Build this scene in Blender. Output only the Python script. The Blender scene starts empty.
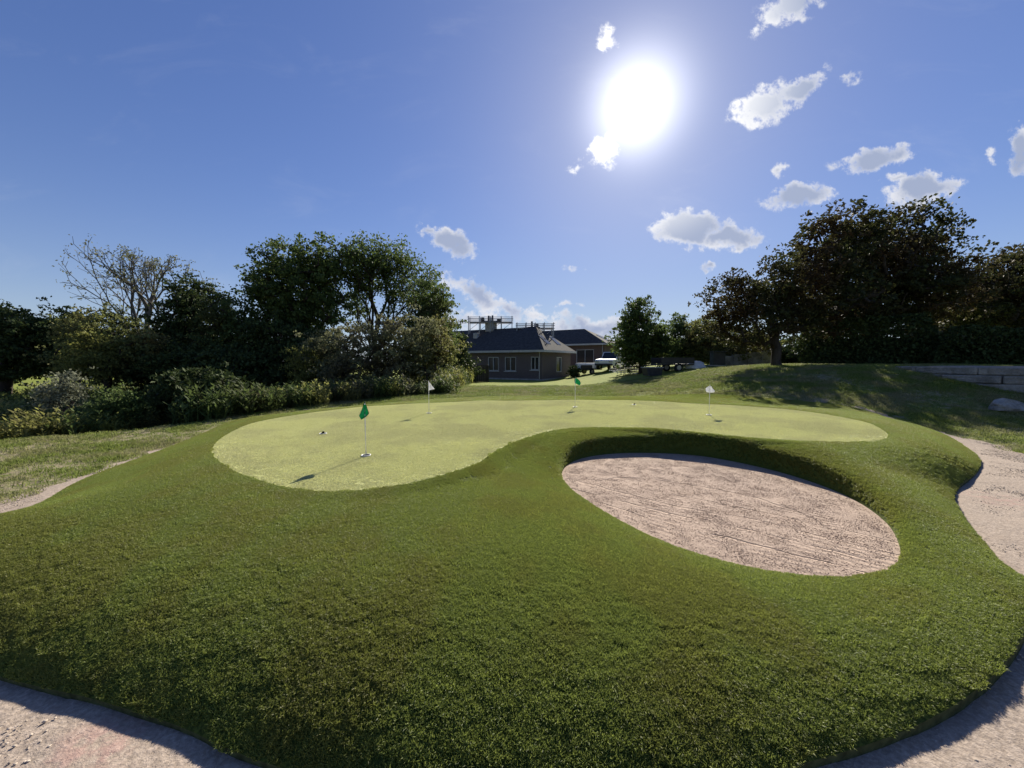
import bpy, math, random
import numpy as np
from mathutils import Vector, Matrix, Euler
from mathutils.geometry import delaunay_2d_cdt
R = math.radians
sc = bpy.context.scene
COL = sc.collection
random.seed(7)
rng = np.random.default_rng(7)

# ------------------------------------------------------------------ camera
F, CX, CY = 386.0, 512.0, 384.0
CAMZ, PITCH = 1.8, math.atan(23 / 386.0)
cam = bpy.data.cameras.new('camera'); camo = bpy.data.objects.new('camera', cam); COL.objects.link(camo)
camo.location = (0, 0, CAMZ); camo.rotation_euler = (math.pi / 2 - PITCH, 0, 0)
cam.sensor_width = 36; cam.lens = F / 1024 * 36; cam.clip_start = .05; cam.clip_end = 3000
sc.camera = camo

def ray(px, py):
    a, b = (px - CX) / F, (CY - py) / F
    return np.array([a, math.cos(PITCH) + b * math.sin(PITCH), -math.sin(PITCH) + b * math.cos(PITCH)])
def P(px, py, z):                       # where the line of sight meets height z
    d = ray(px, py); t = (z - CAMZ) / d[2]; return (d[0] * t, d[1] * t)
def Q(px, py, Y):                       # ... meets distance Y
    d = ray(px, py); t = Y / d[1]; return (d[0] * t, Y, CAMZ + d[2] * t)

SUN = ray(637, 105); SUN = SUN / np.linalg.norm(SUN)
SEL = math.asin(SUN[2]); SAZ = math.atan2(SUN[0], SUN[1])

# ------------------------------------------------------------------ light
sc.view_settings.view_transform = 'Standard'; sc.view_settings.look = 'None'
sc.view_settings.gamma = 1; sc.view_settings.use_curve_mapping = False
sc.view_settings.exposure = 1.1
sl = bpy.data.lights.new('sun', 'SUN'); sl.energy = 4.4; sl.angle = R(.6); sl.color = (1, .93, .80)
so = bpy.data.objects.new('sun', sl); COL.objects.link(so)
so.rotation_euler = Vector(SUN).to_track_quat('Z', 'Y').to_euler()

world = bpy.data.worlds.new('World'); sc.world = world; world.use_nodes = True
NT = world.node_tree; NT.nodes.clear()
class NB:
    def __init__(s, nt): s.nt = nt
    def n(s, t, **k):
        nd = s.nt.nodes.new(t)
        for a, v in k.items(): setattr(nd, a, v)
        return nd
    def put(s, sock, v):
        if isinstance(v, bpy.types.NodeSocket): s.nt.links.new(v, sock)
        elif v is not None: sock.default_value = v
    def m(s, op, a, b=None, c=None, clamp=False):
        nd = s.n('ShaderNodeMath', operation=op, use_clamp=clamp)
        for i, v in enumerate((a, b, c)):
            if v is not None: s.put(nd.inputs[i], v)
        return nd.outputs[0]
    def vm(s, op, a, b=None, sc_=None):
        nd = s.n('ShaderNodeVectorMath', operation=op)
        s.put(nd.inputs[0], a)
        if b is not None: s.put(nd.inputs[1], b)
        if sc_ is not None: s.put(nd.inputs['Scale'], sc_)
        return nd
    def ss(s, v, lo, hi, a=0., b=1.):
        nd = s.n('ShaderNodeMapRange', interpolation_type='SMOOTHSTEP')
        s.put(nd.inputs['Value'], v)
        for i, q in zip(('From Min', 'From Max', 'To Min', 'To Max'), (lo, hi, a, b)): nd.inputs[i].default_value = q
        return nd.outputs[0]
    def mix(s, f, a, b, mode='MIX'):
        nd = s.n('ShaderNodeMix', data_type='RGBA', blend_type=mode)
        s.put(nd.inputs[0], f)
        for i, v in ((6, a), (7, b)):
            if isinstance(v, (tuple, list)): v = (*v[:3], 1)
            s.put(nd.inputs[i], v)
        return nd.outputs[2]
    def noise(s, vec, scale, detail=3, rough=.5, dist=0., col=False):
        nd = s.n('ShaderNodeTexNoise'); nd.inputs['Scale'].default_value = scale
        nd.inputs['Detail'].default_value = detail; nd.inputs['Roughness'].default_value = rough
        nd.inputs['Distortion'].default_value = dist
        if vec is not None: s.put(nd.inputs['Vector'], vec)
        return nd.outputs['Color' if col else 'Fac']
W = NB(NT)
tc = W.n('ShaderNodeTexCoord').outputs['Generated']
dirn = W.vm('NORMALIZE', tc).outputs[0]
sky = W.n('ShaderNodeTexSky', sky_type='NISHITA', sun_disc=False)
sky.sun_elevation = SEL; sky.sun_rotation = SAZ; sky.air_density = 1.0; sky.dust_density = .25; sky.ozone_density = 2.2
hs = W.n('ShaderNodeHueSaturation'); hs.inputs['Saturation'].default_value = 1.08; hs.inputs['Hue'].default_value = .508; W.put(hs.inputs['Color'], sky.outputs[0])
sk1 = W.vm('SCALE', hs.outputs[0], sc_=.105).outputs[0]
lum = W.vm('DOT_PRODUCT', sk1, (.25, .6, .15)).outputs['Value']
skyc = W.vm('MULTIPLY', W.vm('SCALE', sk1, sc_=W.m('DIVIDE', .49, W.m('ADD', 1., W.m('MULTIPLY', lum, 1.25)))).outputs[0], (.98, 1.06, 1.33)).outputs[0]
sep = W.n('ShaderNodeSeparateXYZ'); W.put(sep.inputs[0], dirn)
fy = W.m('MAXIMUM', sep.outputs[1], .05)
uu = W.m('DIVIDE', sep.outputs[0], fy); vv = W.m('DIVIDE', sep.outputs[2], fy)
cmb = W.n('ShaderNodeCombineXYZ'); W.put(cmb.inputs[0], uu); W.put(cmb.inputs[1], vv)
uv = cmb.outputs[0]
wob = W.noise(uv, 9, 4, .6, col=True)
wv = W.vm('SUBTRACT', wob, (.5, .5, .5)).outputs[0]
uvd = W.vm('ADD', uv, W.vm('SCALE', wv, sc_=.085).outputs[0]).outputs[0]
fb = W.noise(uv, 26, 7, .66)
fb2 = W.noise(uv, 13, 5, .6)
# cloud list: px, py, half width, half height (as seen), tilt, strength
CL = [(790, 8, 34, 15, 18, 1.0), (606, 40, 13, 14, -30, .75), (766, 104, 36, 19, 22, 1.0), (800, 88, 34, 14, 25, .95),
      (603, 148, 16, 20, -55, 1.0), (577, 166, 6, 14, -60, .3), (875, 156, 40, 13, 10, 1.0), (798, 198, 42, 11, 8, 1.0),
      (922, 191, 38, 18, 12, 1.15), (896, 181, 14, 8, 0, .8), (690, 229, 40, 18, 0, 1.3), (728, 239, 38, 11, 0, 1.1), (706, 261, 10, 4, 0, .8),
      (450, 239, 31, 14, -24, 1.1), (428, 226, 14, 8, -20, .8), (452, 282, 22, 14, -40, .55), (480, 298, 40, 16, -28, .8), (510, 312, 50, 14, -15, .6), (575, 266, 12, 5, 0, .45),
      (1022, 150, 15, 25, 10, 1.0), (990, 157, 8, 5, 0, .5), (590, 329, 74, 14, 0, .8), (540, 318, 46, 7, 0, .5), (780, 170, 8, 8, -30, .55), (856, 80, 14, 7, 15, .45),
      (760, 30, 14, 7, 20, .35), (330, 300, 30, 9, 0, .2), (560, 306, 32, 4, 0, .4), (640, 340, 70, 14, 0, .6), (470, 322, 60, 12, 0, .6)]
acc = None; accup = None
for (px, py, hw, hh, tilt, st) in CL:
    d = ray(px, py); hw2, hh2 = hw * 1.20, hh * 1.20
    mp = W.n('ShaderNodeMapping', vector_type='TEXTURE')
    mp.inputs['Location'].default_value = (d[0] / d[1], d[2] / d[1], 0)
    mp.inputs['Rotation'].default_value = (0, 0, R(tilt)); mp.inputs['Scale'].default_value = (hw2 / F, hh2 / F, 1)
    W.put(mp.inputs['Vector'], uvd)
    ln = W.vm('LENGTH', mp.outputs[0]).outputs['Value']
    v = W.m('MULTIPLY', W.m('SUBTRACT', 1.0, ln), st)
    acc = v if acc is None else W.m('MAXIMUM', acc, v)
dens = W.m('ADD', acc, W.m('MULTIPLY', W.m('SUBTRACT', fb, .5), 2.1))
front = W.ss(sep.outputs[1], .05, .2)
wisps = W.m('MULTIPLY', W.ss(W.noise(W.vm('MULTIPLY', uv, (1, 2.6, 1)).outputs[0], 3.2, 6, .6, .6), .52, .85), .08)
amask = W.m('MULTIPLY', W.ss(acc, -.02, .22), W.ss(dens, .10, .62))
alpha = W.m('MULTIPLY', W.m('MAXIMUM', amask, wisps), front)
thick = W.ss(W.m('ADD', acc, W.m('MULTIPLY', W.m('SUBTRACT', fb2, .5), 1.5)), .22, .80)
csun = W.vm('DOT_PRODUCT', dirn, tuple(SUN)).outputs['Value']
near = W.ss(csun, .955, .998)
ccol = W.mix(thick, (.38, .385, .41), (.17, .20, .28))
ccol = W.mix(W.m('MULTIPLY', near, .8), ccol, (.62, .61, .58))
hz_ = W.m('MULTIPLY', W.m('EXPONENT', W.m('MULTIPLY', W.m('MAXIMUM', sep.outputs[2], 0.), -8.)), .55)
skyc = W.mix(hz_, skyc, (.30, .36, .46))
body = W.mix(alpha, skyc, ccol)
# the sun itself and the bright air round it
ang = W.m('ARCCOSINE', W.m('MINIMUM', csun, .999999))
g1 = W.m('MULTIPLY', W.m('EXPONENT', W.m('MULTIPLY', W.m('POWER', W.m('DIVIDE', ang, R(4.4)), 2.), -1.)), .52)
g2 = W.m('MULTIPLY', W.m('EXPONENT', W.m('DIVIDE', ang, -R(10.))), .08)
disc = W.ss(ang, R(.5), R(3.0), 1.2, 0.)
glow = W.m('ADD', W.m('ADD', g1, g2), disc)
gl = W.vm('SCALE', (1., .98, .94), sc_=glow).outputs[0]
tot = W.vm('ADD', body, gl).outputs[0]
bg = W.n('ShaderNodeBackground'); W.put(bg.inputs[0], W.vm('SCALE', tot, sc_=10.).outputs[0]); bg.inputs[1].default_value = 0.1
wo = W.n('ShaderNodeOutputWorld'); NT.links.new(bg.outputs[0], wo.inputs[0])
world.cycles.sampling_method = 'MANUAL'; world.cycles.sample_map_resolution = 512

# ------------------------------------------------------------------ helpers: materials
def mat(name):
    m = bpy.data.materials.new(name); m.use_nodes = True; m.node_tree.nodes.clear(); return m, NB(m.node_tree)
def finish(m, b, shader, disp=None):
    o = b.n('ShaderNodeOutputMaterial'); m.node_tree.links.new(shader, o.inputs[0])
    return m
def bsdf(b, col, rough=.8, spec=.3, bump=None, bstr=.3, bdist=.01, metal=0.):
    p = b.n('ShaderNodeBsdfPrincipled')
    if isinstance(col, (tuple, list)): col = (*col[:3], 1)
    b.put(p.inputs['Base Color'], col); b.put(p.inputs['Roughness'], rough); p.inputs['Specular IOR Level'].default_value = spec
    p.inputs['Metallic'].default_value = metal
    if bump is not None:
        bn = b.n('ShaderNodeBump'); bn.inputs['Strength'].default_value = bstr; bn.inputs['Distance'].default_value = bdist
        b.put(bn.inputs['Height'], bump); b.nt.links.new(bn.outputs[0], p.inputs['Normal'])
    return p.outputs[0]
def simple(name, c, rough=.7, spec=.3, var=.25, scale=3., metal=0., bump=.0, stretch=(1, 1, 1)):
    m, b = mat(name)
    g = b.n('ShaderNodeNewGeometry').outputs['Position']
    g2 = b.vm('MULTIPLY', g, stretch).outputs[0]
    n = b.noise(g2, scale, 5, .65)
    dark = tuple(x * (1 - var) for x in c); lite = tuple(min(1, x * (1 + var)) for x in c)
    col = b.mix(b.ss(n, .3, .7), dark, lite)
    return finish(m, b, bsdf(b, col, rough, spec, n if bump else None, bump, .02, metal))
def foliage(name, c1, c2, c3=None, trans=.3, rough=.65, scale=.5, spec=.10):
    m, b = mat(name)
    at = b.n('ShaderNodeAttribute', attribute_name='v').outputs['Fac']
    g = b.n('ShaderNodeNewGeometry').outputs['Position']
    n = b.noise(g, scale, 3, .55)
    col = b.mix(at, c1, c2)
    if c3: col = b.mix(b.ss(n, .42, .62), col, b.mix(at, tuple(x * .6 for x in c3), c3))
    p = bsdf(b, col, rough, spec)
    t = b.n('ShaderNodeBsdfTranslucent'); b.put(t.inputs[0], b.mix(.5, col, tuple(min(1, x * 1.3) for x in c2)))
    mx = b.n('ShaderNodeMixShader'); mx.inputs[0].default_value = trans
    m.node_tree.links.new(p, mx.inputs[1]); m.node_tree.links.new(t.outputs[0], mx.inputs[2])
    return finish(m, b, mx.outputs[0])

# ------------------------------------------------------------------ helpers: meshes
def mesh_from(name, V, Fc, material=None, smooth=False, attr=None, uniform=None):
    me = bpy.data.meshes.new(name)
    V = np.asarray(V, dtype=np.float32)
    if uniform:
        Fc = np.asarray(Fc, dtype=np.int32); n = len(Fc)
        me.vertices.add(len(V)); me.vertices.foreach_set('co', V.ravel())
        me.loops.add(n * uniform); me.loops.foreach_set('vertex_index', Fc.ravel())
        me.polygons.add(n); me.polygons.foreach_set('loop_start', np.arange(n, dtype=np.int32) * uniform)
        me.update(calc_edges=True)
    else:
        me.from_pydata([tuple(v) for v in V], [], [tuple(f) for f in Fc]); me.update()
    if smooth: me.polygons.foreach_set('use_smooth', np.ones(len(me.polygons), dtype=bool))
    if attr is not None:
        a = me.attributes.new('v', 'FLOAT', 'POINT'); a.data.foreach_set('value', np.asarray(attr, dtype=np.float32))
    if material: me.materials.append(material)
    return me
def link(name, me, parent=None, loc=None):
    o = bpy.data.objects.new(name, me); COL.objects.link(o)
    if parent: o.parent = parent
    if loc is not None: o.location = loc
    return o
def tag(o, label, cat, group=None, kind=None):
    if label: o['label'] = label
    if cat: o['category'] = cat
    if group: o['group'] = group
    if kind: o['kind'] = kind
    return o
def empty(name, loc, rz=0.):
    o = bpy.data.objects.new(name, None); COL.objects.link(o); o.location = loc; o.rotation_euler = (0, 0, rz)
    o.empty_display_size = .2; return o
class MB:
    def __init__(s): s.V = []; s.F = []
    def add(s, V, Fc):
        o = len(s.V); s.V += [tuple(v) for v in V]; s.F += [tuple(i + o for i in f) for f in Fc]; return s
    def box(s, c, size, rz=0., ry=0., bev=.0):
        x, y, z = (q / 2 for q in size)
        if bev:
            b = min(bev, x * .9, y * .9, z * .9); pts = []
            for sx in (-1, 1):
                for sy in (-1, 1):
                    for sz in (-1, 1):
                        pts += [(sx * (x - b), sy * (y - b), sz * z), (sx * (x - b), sy * y, sz * (z - b)), (sx * x, sy * (y - b), sz * (z - b))]
            import bmesh
            bm = bmesh.new(); vs = [bm.verts.new(p) for p in pts]
            bmesh.ops.convex_hull(bm, input=vs); bm.verts.index_update()
            V = [v.co.copy() for v in bm.verts]; Fc = [[v.index for v in f.verts] for f in bm.faces]; bm.free()
        else:
            V = [Vector((a * x, b_ * y, c_ * z)) for a in (-1, 1) for b_ in (-1, 1) for c_ in (-1, 1)]
            Fc = [(0, 1, 3, 2), (4, 6, 7, 5), (0, 4, 5, 1), (2, 3, 7, 6), (0, 2, 6, 4), (1, 5, 7, 3)]
        M = Matrix.Translation(c) @ Matrix.Rotation(rz, 4, 'Z') @ Matrix.Rotation(ry, 4, 'Y')
        return s.add([M @ Vector(v) for v in V], Fc)
    def tube(s, pts, rad, n=8, cap=True):
        pts = [Vector(p) for p in pts]
        if not hasattr(rad, '__len__'): rad = [rad] * len(pts)
        V = []; Fc = []
        for i, p in enumerate(pts):
            t = (pts[min(i + 1, len(pts) - 1)] - pts[max(i - 1, 0)]).normalized()
            a = t.orthogonal().normalized(); b = t.cross(a)
            if abs(t.z) > .9: a = Vector((1, 0, 0)); b = t.cross(a).normalized(); a = b.cross(t)
            for k in range(n):
                an = 2 * math.pi * k / n; V.append(p + (a * math.cos(an) + b * math.sin(an)) * rad[i])
        for i in range(len(pts) - 1):
            for k in range(n):
                k2 = (k + 1) % n; Fc.append((i * n + k, i * n + k2, (i + 1) * n + k2, (i + 1) * n + k))
        if cap: Fc.append(tuple(range(n))[::-1]); Fc.append(tuple((len(pts) - 1) * n + k for k in range(n)))
        return s.add(V, Fc)
    def build(s, name, material, parent=None, smooth=False):
        me = mesh_from(name, s.V, s.F, material, smooth)
        return link(name, me, parent)

# ------------------------------------------------------------------ 2D geometry
def catmull(pts, closed=True, step=.08):
    pts = [np.array(p[:2], float) for p in pts]; n = len(pts); out = []
    rngi = range(n) if closed else range(n - 1)
    for i in rngi:
        g = lambda k: pts[k % n] if closed else pts[min(max(k, 0), n - 1)]
        p0, p1, p2, p3 = g(i - 1), g(i), g(i + 1), g(i + 2)
        m = max(2, int(np.linalg.norm(p2 - p1) / step))
        # centripetal-like tangents
        d1 = max(np.linalg.norm(p2 - p1), 1e-6); d0 = max(np.linalg.norm(p1 - p0), 1e-6); d2 = max(np.linalg.norm(p3 - p2), 1e-6)
        m1 = ((p1 - p0) / d0 * d1 + (p2 - p1) / d1 * d0) / (d0 + d1) * d1 if d0 > 1e-5 else p2 - p1
        m2 = ((p2 - p1) / d1 * d2 + (p3 - p2) / d2 * d1) / (d1 + d2) * d1 if d2 > 1e-5 else p2 - p1
        for k in range(m):
            t = k / m; t2, t3 = t * t, t ** 3
            out.append((2 * t3 - 3 * t2 + 1) * p1 + (t3 - 2 * t2 + t) * m1 + (-2 * t3 + 3 * t2) * p2 + (t3 - t2) * m2)
    return np.array(out)
def sdf(poly, x, y):                     # >0 outside, <0 inside
    x = np.asarray(x, float); y = np.asarray(y, float); shp = x.shape; x = x.ravel(); y = y.ravel()
    res = np.empty(len(x)); A = poly; B = np.roll(poly, -1, 0)
    for s in range(0, len(x), 20000):
        X = x[s:s + 20000, None]; Y = y[s:s + 20000, None]
        ex, ey = (B - A)[:, 0], (B - A)[:, 1]; wx, wy = X - A[:, 0], Y - A[:, 1]
        t = np.clip((wx * ex + wy * ey) / (ex * ex + ey * ey + 1e-12), 0, 1)
        d = np.sqrt(((wx - ex * t) ** 2 + (wy - ey * t) ** 2).min(1))
        c = (A[:, 1] > Y) != (B[:, 1] > Y)
        xi = A[:, 0] + (Y - A[:, 1]) * ex / np.where(np.abs(ey) < 1e-12, 1e-12, ey)
        ins = ((c & (X < xi)).sum(1) % 2) == 1
        res[s:s + 20000] = np.where(ins, -d, d)
    return res.reshape(shp)
def S(t): t = np.clip(t, 0, 1); return t * t * (3 - 2 * t)
def vnoise(x, y, scale, seed=0, oct=3):
    x = np.asarray(x, float) * scale; y = np.asarray(y, float) * scale; tot = 0; amp = 1; nrm = 0
    for o in range(oct):
        r = np.random.default_rng(seed * 31 + o); T = r.random((64, 64))
        xi = np.floor(x).astype(int); yi = np.floor(y).astype(int); fx = x - xi; fy_ = y - yi
        fx = fx * fx * (3 - 2 * fx); fy_ = fy_ * fy_ * (3 - 2 * fy_)
        g = lambda a, b: T[a % 64, b % 64]
        tot = tot + amp * ((g(xi, yi) * (1 - fx) + g(xi + 1, yi) * fx) * (1 - fy_) + (g(xi, yi + 1) * (1 - fx) + g(xi + 1, yi + 1) * fx) * fy_)
        nrm += amp; amp *= .5; x = x * 2.03 + 17; y = y * 2.03 + 5
    return tot / nrm

# ------------------------------------------------------------------ terrain
BROW = np.array([(-60, 2), (-16, 6.6), (-12.3, 7.9), (-10.8, 8.6), (-8.8, 10.4), (-7.3, 13.2), (-4.6, 16.2), (-2.6, 18.2), (-2.9, 22), (-6, 34), (-9, 60), (-60, 120)], float)
def zt(x, y):
    x = np.asarray(x, float); y = np.asarray(y, float)
    z = .25 * S((y - 8) / 8) - .38 * S((y - 20) / 18)
    L = 10 - 1.7 * S((x - 6) / 6)
    hill = 1.5 * S((x - 3) / 13) * S((y - 7.8) / L)
    z = z * (1 - S((x - 5) / 8) * .8) + hill
    d = -sdf(BROW, x, y)
    z = z - 1.3 * S(d / 4.5) * (1 - S((y - 40) / 30))
    z = z + .05 * (vnoise(x, y, .5, 3, 3) - .5)
    return z
ZG = .48
OUT = [P(0, 515, .08), (-6.5, 3.75), (-5.6, 2.95), (-4.3, 2.5), P(0, 683, 0), P(100, 711, 0), P(180, 737, 0), P(250, 768, 0), (-.45, 1.47), (.35, 1.44), P(830, 768, 0), P(905, 742, 0), P(985, 695, 0), P(1024, 645, 0),
       (3.75, 2.68), (4.15, 2.95), P(1018, 578, .02), P(985, 545, .03), P(964, 518, .03), P(955, 500, .04), P(959, 487, .05), P(974, 475, .06), P(981, 460, .08), P(968, 445, .1), P(940, 432, .12),
       P(900, 423, .17), P(850, 414, .2), P(800, 407, .30), P(700, 398.5, .36), P(600, 395.3, .38), P(480, 395.3, .38), P(400, 399.5, .36), P(300, 408, .30), P(240, 418, .16), P(200, 430, .16), P(150, 449.5, .12), P(75, 478.5, .1)]
OUTL = catmull(OUT)
GRN = [(212, 455), (216, 443), (236, 430), (270, 420), (320, 411.5), (400, 403.5), (480, 400.2), (600, 400.2), (700, 403.2), (780, 408.5), (840, 417), (878, 428), (888, 436),
       (872, 442), (820, 443), (760, 439), (700, 433), (640, 428), (590, 427), (550, 430), (520, 438), (495, 450), (475, 462), (440, 474), (400, 483), (350, 488.5), (300, 487), (255, 478), (225, 467)]
GRNL = catmull([P(a, b, ZG) for a, b in GRN])
SND = [(562, 478), (566, 467), (580, 459), (610, 454), (650, 453), (700, 456), (750, 465), (800, 478), (850, 497), (885, 520), (898, 540), (900, 555), (890, 568), (860, 576),
       (820, 578), (770, 573), (720, 562), (670, 546), (630, 528), (595, 508), (572, 492)]
def zs_of_py(py): return .13 - .03 * S((560 - py) / 100)
SNDL = catmull([P(a, b, zs_of_py(b)) for a, b in SND])
sA = np.array(P(562, 478, .1)); sB = np.array(P(900, 553, .12)); sN = np.array([-(sB - sA)[1], (sB - sA)[0]]); sN /= np.linalg.norm(sN)
if sN[1] < 0: sN = -sN
def z_sand(x, y):
    far = S(((x - sA[0]) * sN[0] + (y - sA[1]) * sN[1]) / 2.4 + .45)
    return .13 - .03 * far
_bx = np.arange(-9, 12.4, .1); _by = np.arange(0, 19, .1); _BX, _BY = np.meshgrid(_bx, _by)
_D = sdf(OUTL, _BX, _BY); _k = np.exp(-.5 * (np.arange(-9, 10) * .1 / .28) ** 2); _k /= _k.sum()
_D = np.apply_along_axis(lambda v: np.convolve(np.pad(v, 9, 'edge'), _k, 'valid'), 0, _D)
_D = np.apply_along_axis(lambda v: np.convolve(np.pad(v, 9, 'edge'), _k, 'valid'), 1, _D)
def soft_sdf(x, y):
    fx = np.clip((x + 9) / .1, 0, len(_bx) - 1.001); fy_ = np.clip(y / .1, 0, len(_by) - 1.001); i = fx.astype(int); j = fy_.astype(int); fx = fx - i; fy_ = fy_ - j
    return (_D[j, i] * (1 - fx) + _D[j, i + 1] * fx) * (1 - fy_) + (_D[j + 1, i] * (1 - fx) + _D[j + 1, i + 1] * fx) * fy_
def z_turf(x, y, so_=None):
    x = np.asarray(x, float); y = np.asarray(y, float)
    zg = zt(x, y); d = np.maximum(-soft_sdf(x, y), 0)
    lf = S((-x - 1.5) / 4.5) * S((y - 1.5) / 4.)
    fr = S((y - 7) / 5)
    soft = np.maximum(lf, fr)
    prof = 1 - np.exp(-d / (.62 + .75 * lf + .3 * fr))
    lip = .042 - .015 * soft
    z = zg + lip + (ZG - zg - lip) * prof
    sg = np.maximum(sdf(GRNL, x, y), 0)
    z = z + (ZG - z) * (1 - S(sg / 1.1))
    z = z + .10 * (vnoise(x, y, .50, 9, 2) - .5) * S(d / 1.5)
    ss_ = sdf(SNDL, x, y) if so_ is None else so_
    ax = (x - sA[0]) * sN[0] + (y - sA[1]) * sN[1]
    q_ = np.maximum(ss_, 0); fs = S((ax + .7) / 2.2)
    g = (1 - fs) * (1 - np.exp(-q_ / .95)) + fs * (.66 * (1 - np.exp(-(q_ / .05) ** 1.4)) + .34 * (1 - np.exp(-q_ / .36)))
    g = g + (1 - g) * (1 - S(sg / .3))
    zs = z_sand(x, y)
    rim = .03 * S((ax - .1) / 1.4) * np.exp(-((ss_ - .42) / .33) ** 2) * S(sg / .22)
    return np.where(ss_ > 0, zs + .012 + (z + rim - zs - .012) * g, zs)

# big ground sheet
def axis(lo, hi, step, far, grow=1.28):
    c = list(np.arange(lo, hi + 1e-6, step)); s = step; a = lo
    L = []
    while a > -far: s *= grow; a -= s; L.append(a)
    s = step; a = hi; Rr = []
    while a < far: s *= grow; a += s; Rr.append(a)
    return np.array(L[::-1] + c + Rr)
gx = axis(-16, 24, .2, 900); gy = axis(-3, 24, .2, 900)
GX, GY = np.meshgrid(gx, gy); GZ = zt(GX, GY)
inT = -sdf(OUTL, GX, GY)
GZ = GZ - .06 * S(inT / .3)
GZ = np.where((np.abs(GX) > 60) | (GY > 90), np.minimum(GZ, -.3), GZ)
nx, ny = len(gx), len(gy)
idx = np.arange(nx * ny).reshape(ny, nx)
Fq = np.stack([idx[:-1, :-1], idx[:-1, 1:], idx[1:, 1:], idx[1:, :-1]], -1).reshape(-1, 4)

def lawn_material():
    m, b = mat('rough lawn')
    g = b.n('ShaderNodeNewGeometry').outputs['Position']
    n1 = b.noise(g, .55, 4, .6); n2 = b.noise(g, 5, 5, .7); n3 = b.noise(g, 30, 4, .7)
    green = b.mix(b.ss(n2, .3, .7), (.08, .11, .022), (.17, .19, .045))
    dry = b.mix(b.ss(n3, .3, .7), (.17, .14, .08), (.34, .29, .20))
    sp = b.n('ShaderNodeSeparateXYZ'); b.put(sp.inputs[0], g)
    bare = b.ss(b.m('ADD', b.m('MULTIPLY', n1, .55), b.m('MULTIPLY', n2, .75)), .62, .78)
    nearband = b.ss(sp.outputs[1], 17.5, 25, 1., .12)
    f = b.m('MULTIPLY', bare, nearband)
    bx = b.m('MULTIPLY', b.ss(sp.outputs[0], -7, -4, 1, 0), b.ss(sp.outputs[1], 9, 12, 1, 0))
    f = b.m('MAXIMUM', f, b.m('MULTIPLY', bx, b.ss(n2, .35, .6)))
    col = b.mix(f, green, dry)
    farc = b.ss(sp.outputs[1], 19, 26)
    col = b.mix(b.m('MULTIPLY', farc, .85), col, b.mix(b.ss(n1, .3, .7), (.16, .20, .035), (.22, .24, .05)))
    h = b.m('ADD', n2, b.m('MULTIPLY', n3, .5))
    return finish(m, b, bsdf(b, col, .95, .1, h, .9, .05))
M_lawn = lawn_material()
gme = mesh_from('ground', np.stack([GX, GY, GZ], -1).reshape(-1, 3), Fq, M_lawn, True, uniform=4)
tag(link('ground', gme), 'rough lawn with dry patches around the putting mound', None, kind='structure')

# three sheets of the mound: collar turf, green, sand
def cdt_regions(polys, grid):
    pts = []; edges = []
    for pl in polys:
        o = len(pts); pts += [tuple(p) for p in pl]; n = len(pl); edges += [(o + i, o + (i + 1) % n) for i in range(n)]
    gxp, gyp = grid; near = np.full(len(gxp), 9.)
    for pl in polys: near = np.minimum(near, np.abs(sdf(pl, gxp, gyp)))
    k = near > .035; pts += list(zip(gxp[k], gyp[k]))
    r = delaunay_2d_cdt([Vector(p) for p in pts], edges, [], 0, 1e-5)
    V = np.array([(v.x, v.y) for v in r[0]]); T = np.array([f for f in r[2] if len(f) == 3], dtype=np.int32)
    return V, T
xs = np.arange(-7.6, 11, .1); ys = np.arange(1.2, 17.6, .1); A, B_ = np.meshgrid(xs, ys)
A = A + rng.uniform(-.02, .02, A.shape); B_ = B_ + rng.uniform(-.02, .02, B_.shape)
A = A.ravel(); B_ = B_.ravel(); k = sdf(OUTL, A, B_) < -.03; A = A[k]; B_ = B_[k]
# finer points round the bunker rim
ex = []
for off in (.04, .09, .15, .22, .3, .38):
    t = np.roll(SNDL, -1, 0) - np.roll(SNDL, 1, 0); t /= np.linalg.norm(t, axis=1)[:, None]; nn = np.stack([t[:, 1], -t[:, 0]], 1)
    q = SNDL + nn * off; q2 = SNDL - nn * off
    for c in (q, q2):
        kk = sdf(SNDL, c[:, 0], c[:, 1]) > off * .9; ex.append(c[kk])
ex = np.concatenate(ex); A = np.concatenate([A, ex[:, 0]]); B_ = np.concatenate([B_, ex[:, 1]])
V2, T2 = cdt_regions([OUTL, GRNL, SNDL], (A, B_))
cen = V2[T2].mean(1)
dO, dG, dS = (sdf(p, cen[:, 0], cen[:, 1]) for p in (OUTL, GRNL, SNDL))
ssv = sdf(SNDL, V2[:, 0], V2[:, 1]); ssv[np.abs(ssv) < 2e-3] = 0.
Z2 = z_turf(V2[:, 0], V2[:, 1], ssv)
sandm = ssv <= 0
rp = vnoise(V2[:, 0], V2[:, 1], 2.2, 4, 3)
Z2[sandm] += (.02 * (rp[sandm] - .5)) * S(-ssv[sandm] / .15)
def sub(name, keep, material, zoff=0.):
    T = T2[keep]; u, inv = np.unique(T, return_inverse=True); V = np.stack([V2[u, 0], V2[u, 1], Z2[u] + zoff], 1)
    T = inv.reshape(-1, 3)
    a, b_, c = V[T[:, 0]], V[T[:, 1]], V[T[:, 2]]
    fl = np.cross(b_ - a, c - a)[:, 2] < 0; T[fl] = T[fl][:, ::-1]
    return V, T

def turf_material():
    m, b = mat('long artificial turf base')
    g = b.n('ShaderNodeNewGeometry').outputs['Position']
    n = b.noise(g, 60, 3, .6); n1 = b.noise(g, 1.3, 3, .5)
    col = b.mix(b.ss(n, .3, .7), (.03, .045, .009), (.09, .11, .02))
    return finish(m, b, bsdf(b, col, .9, .1, n, .6, .01))
M_turfbase = turf_material()
V, T = sub('turf', (dO < 0) & (dG > 0) & (dS > 0), M_turfbase)
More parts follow.
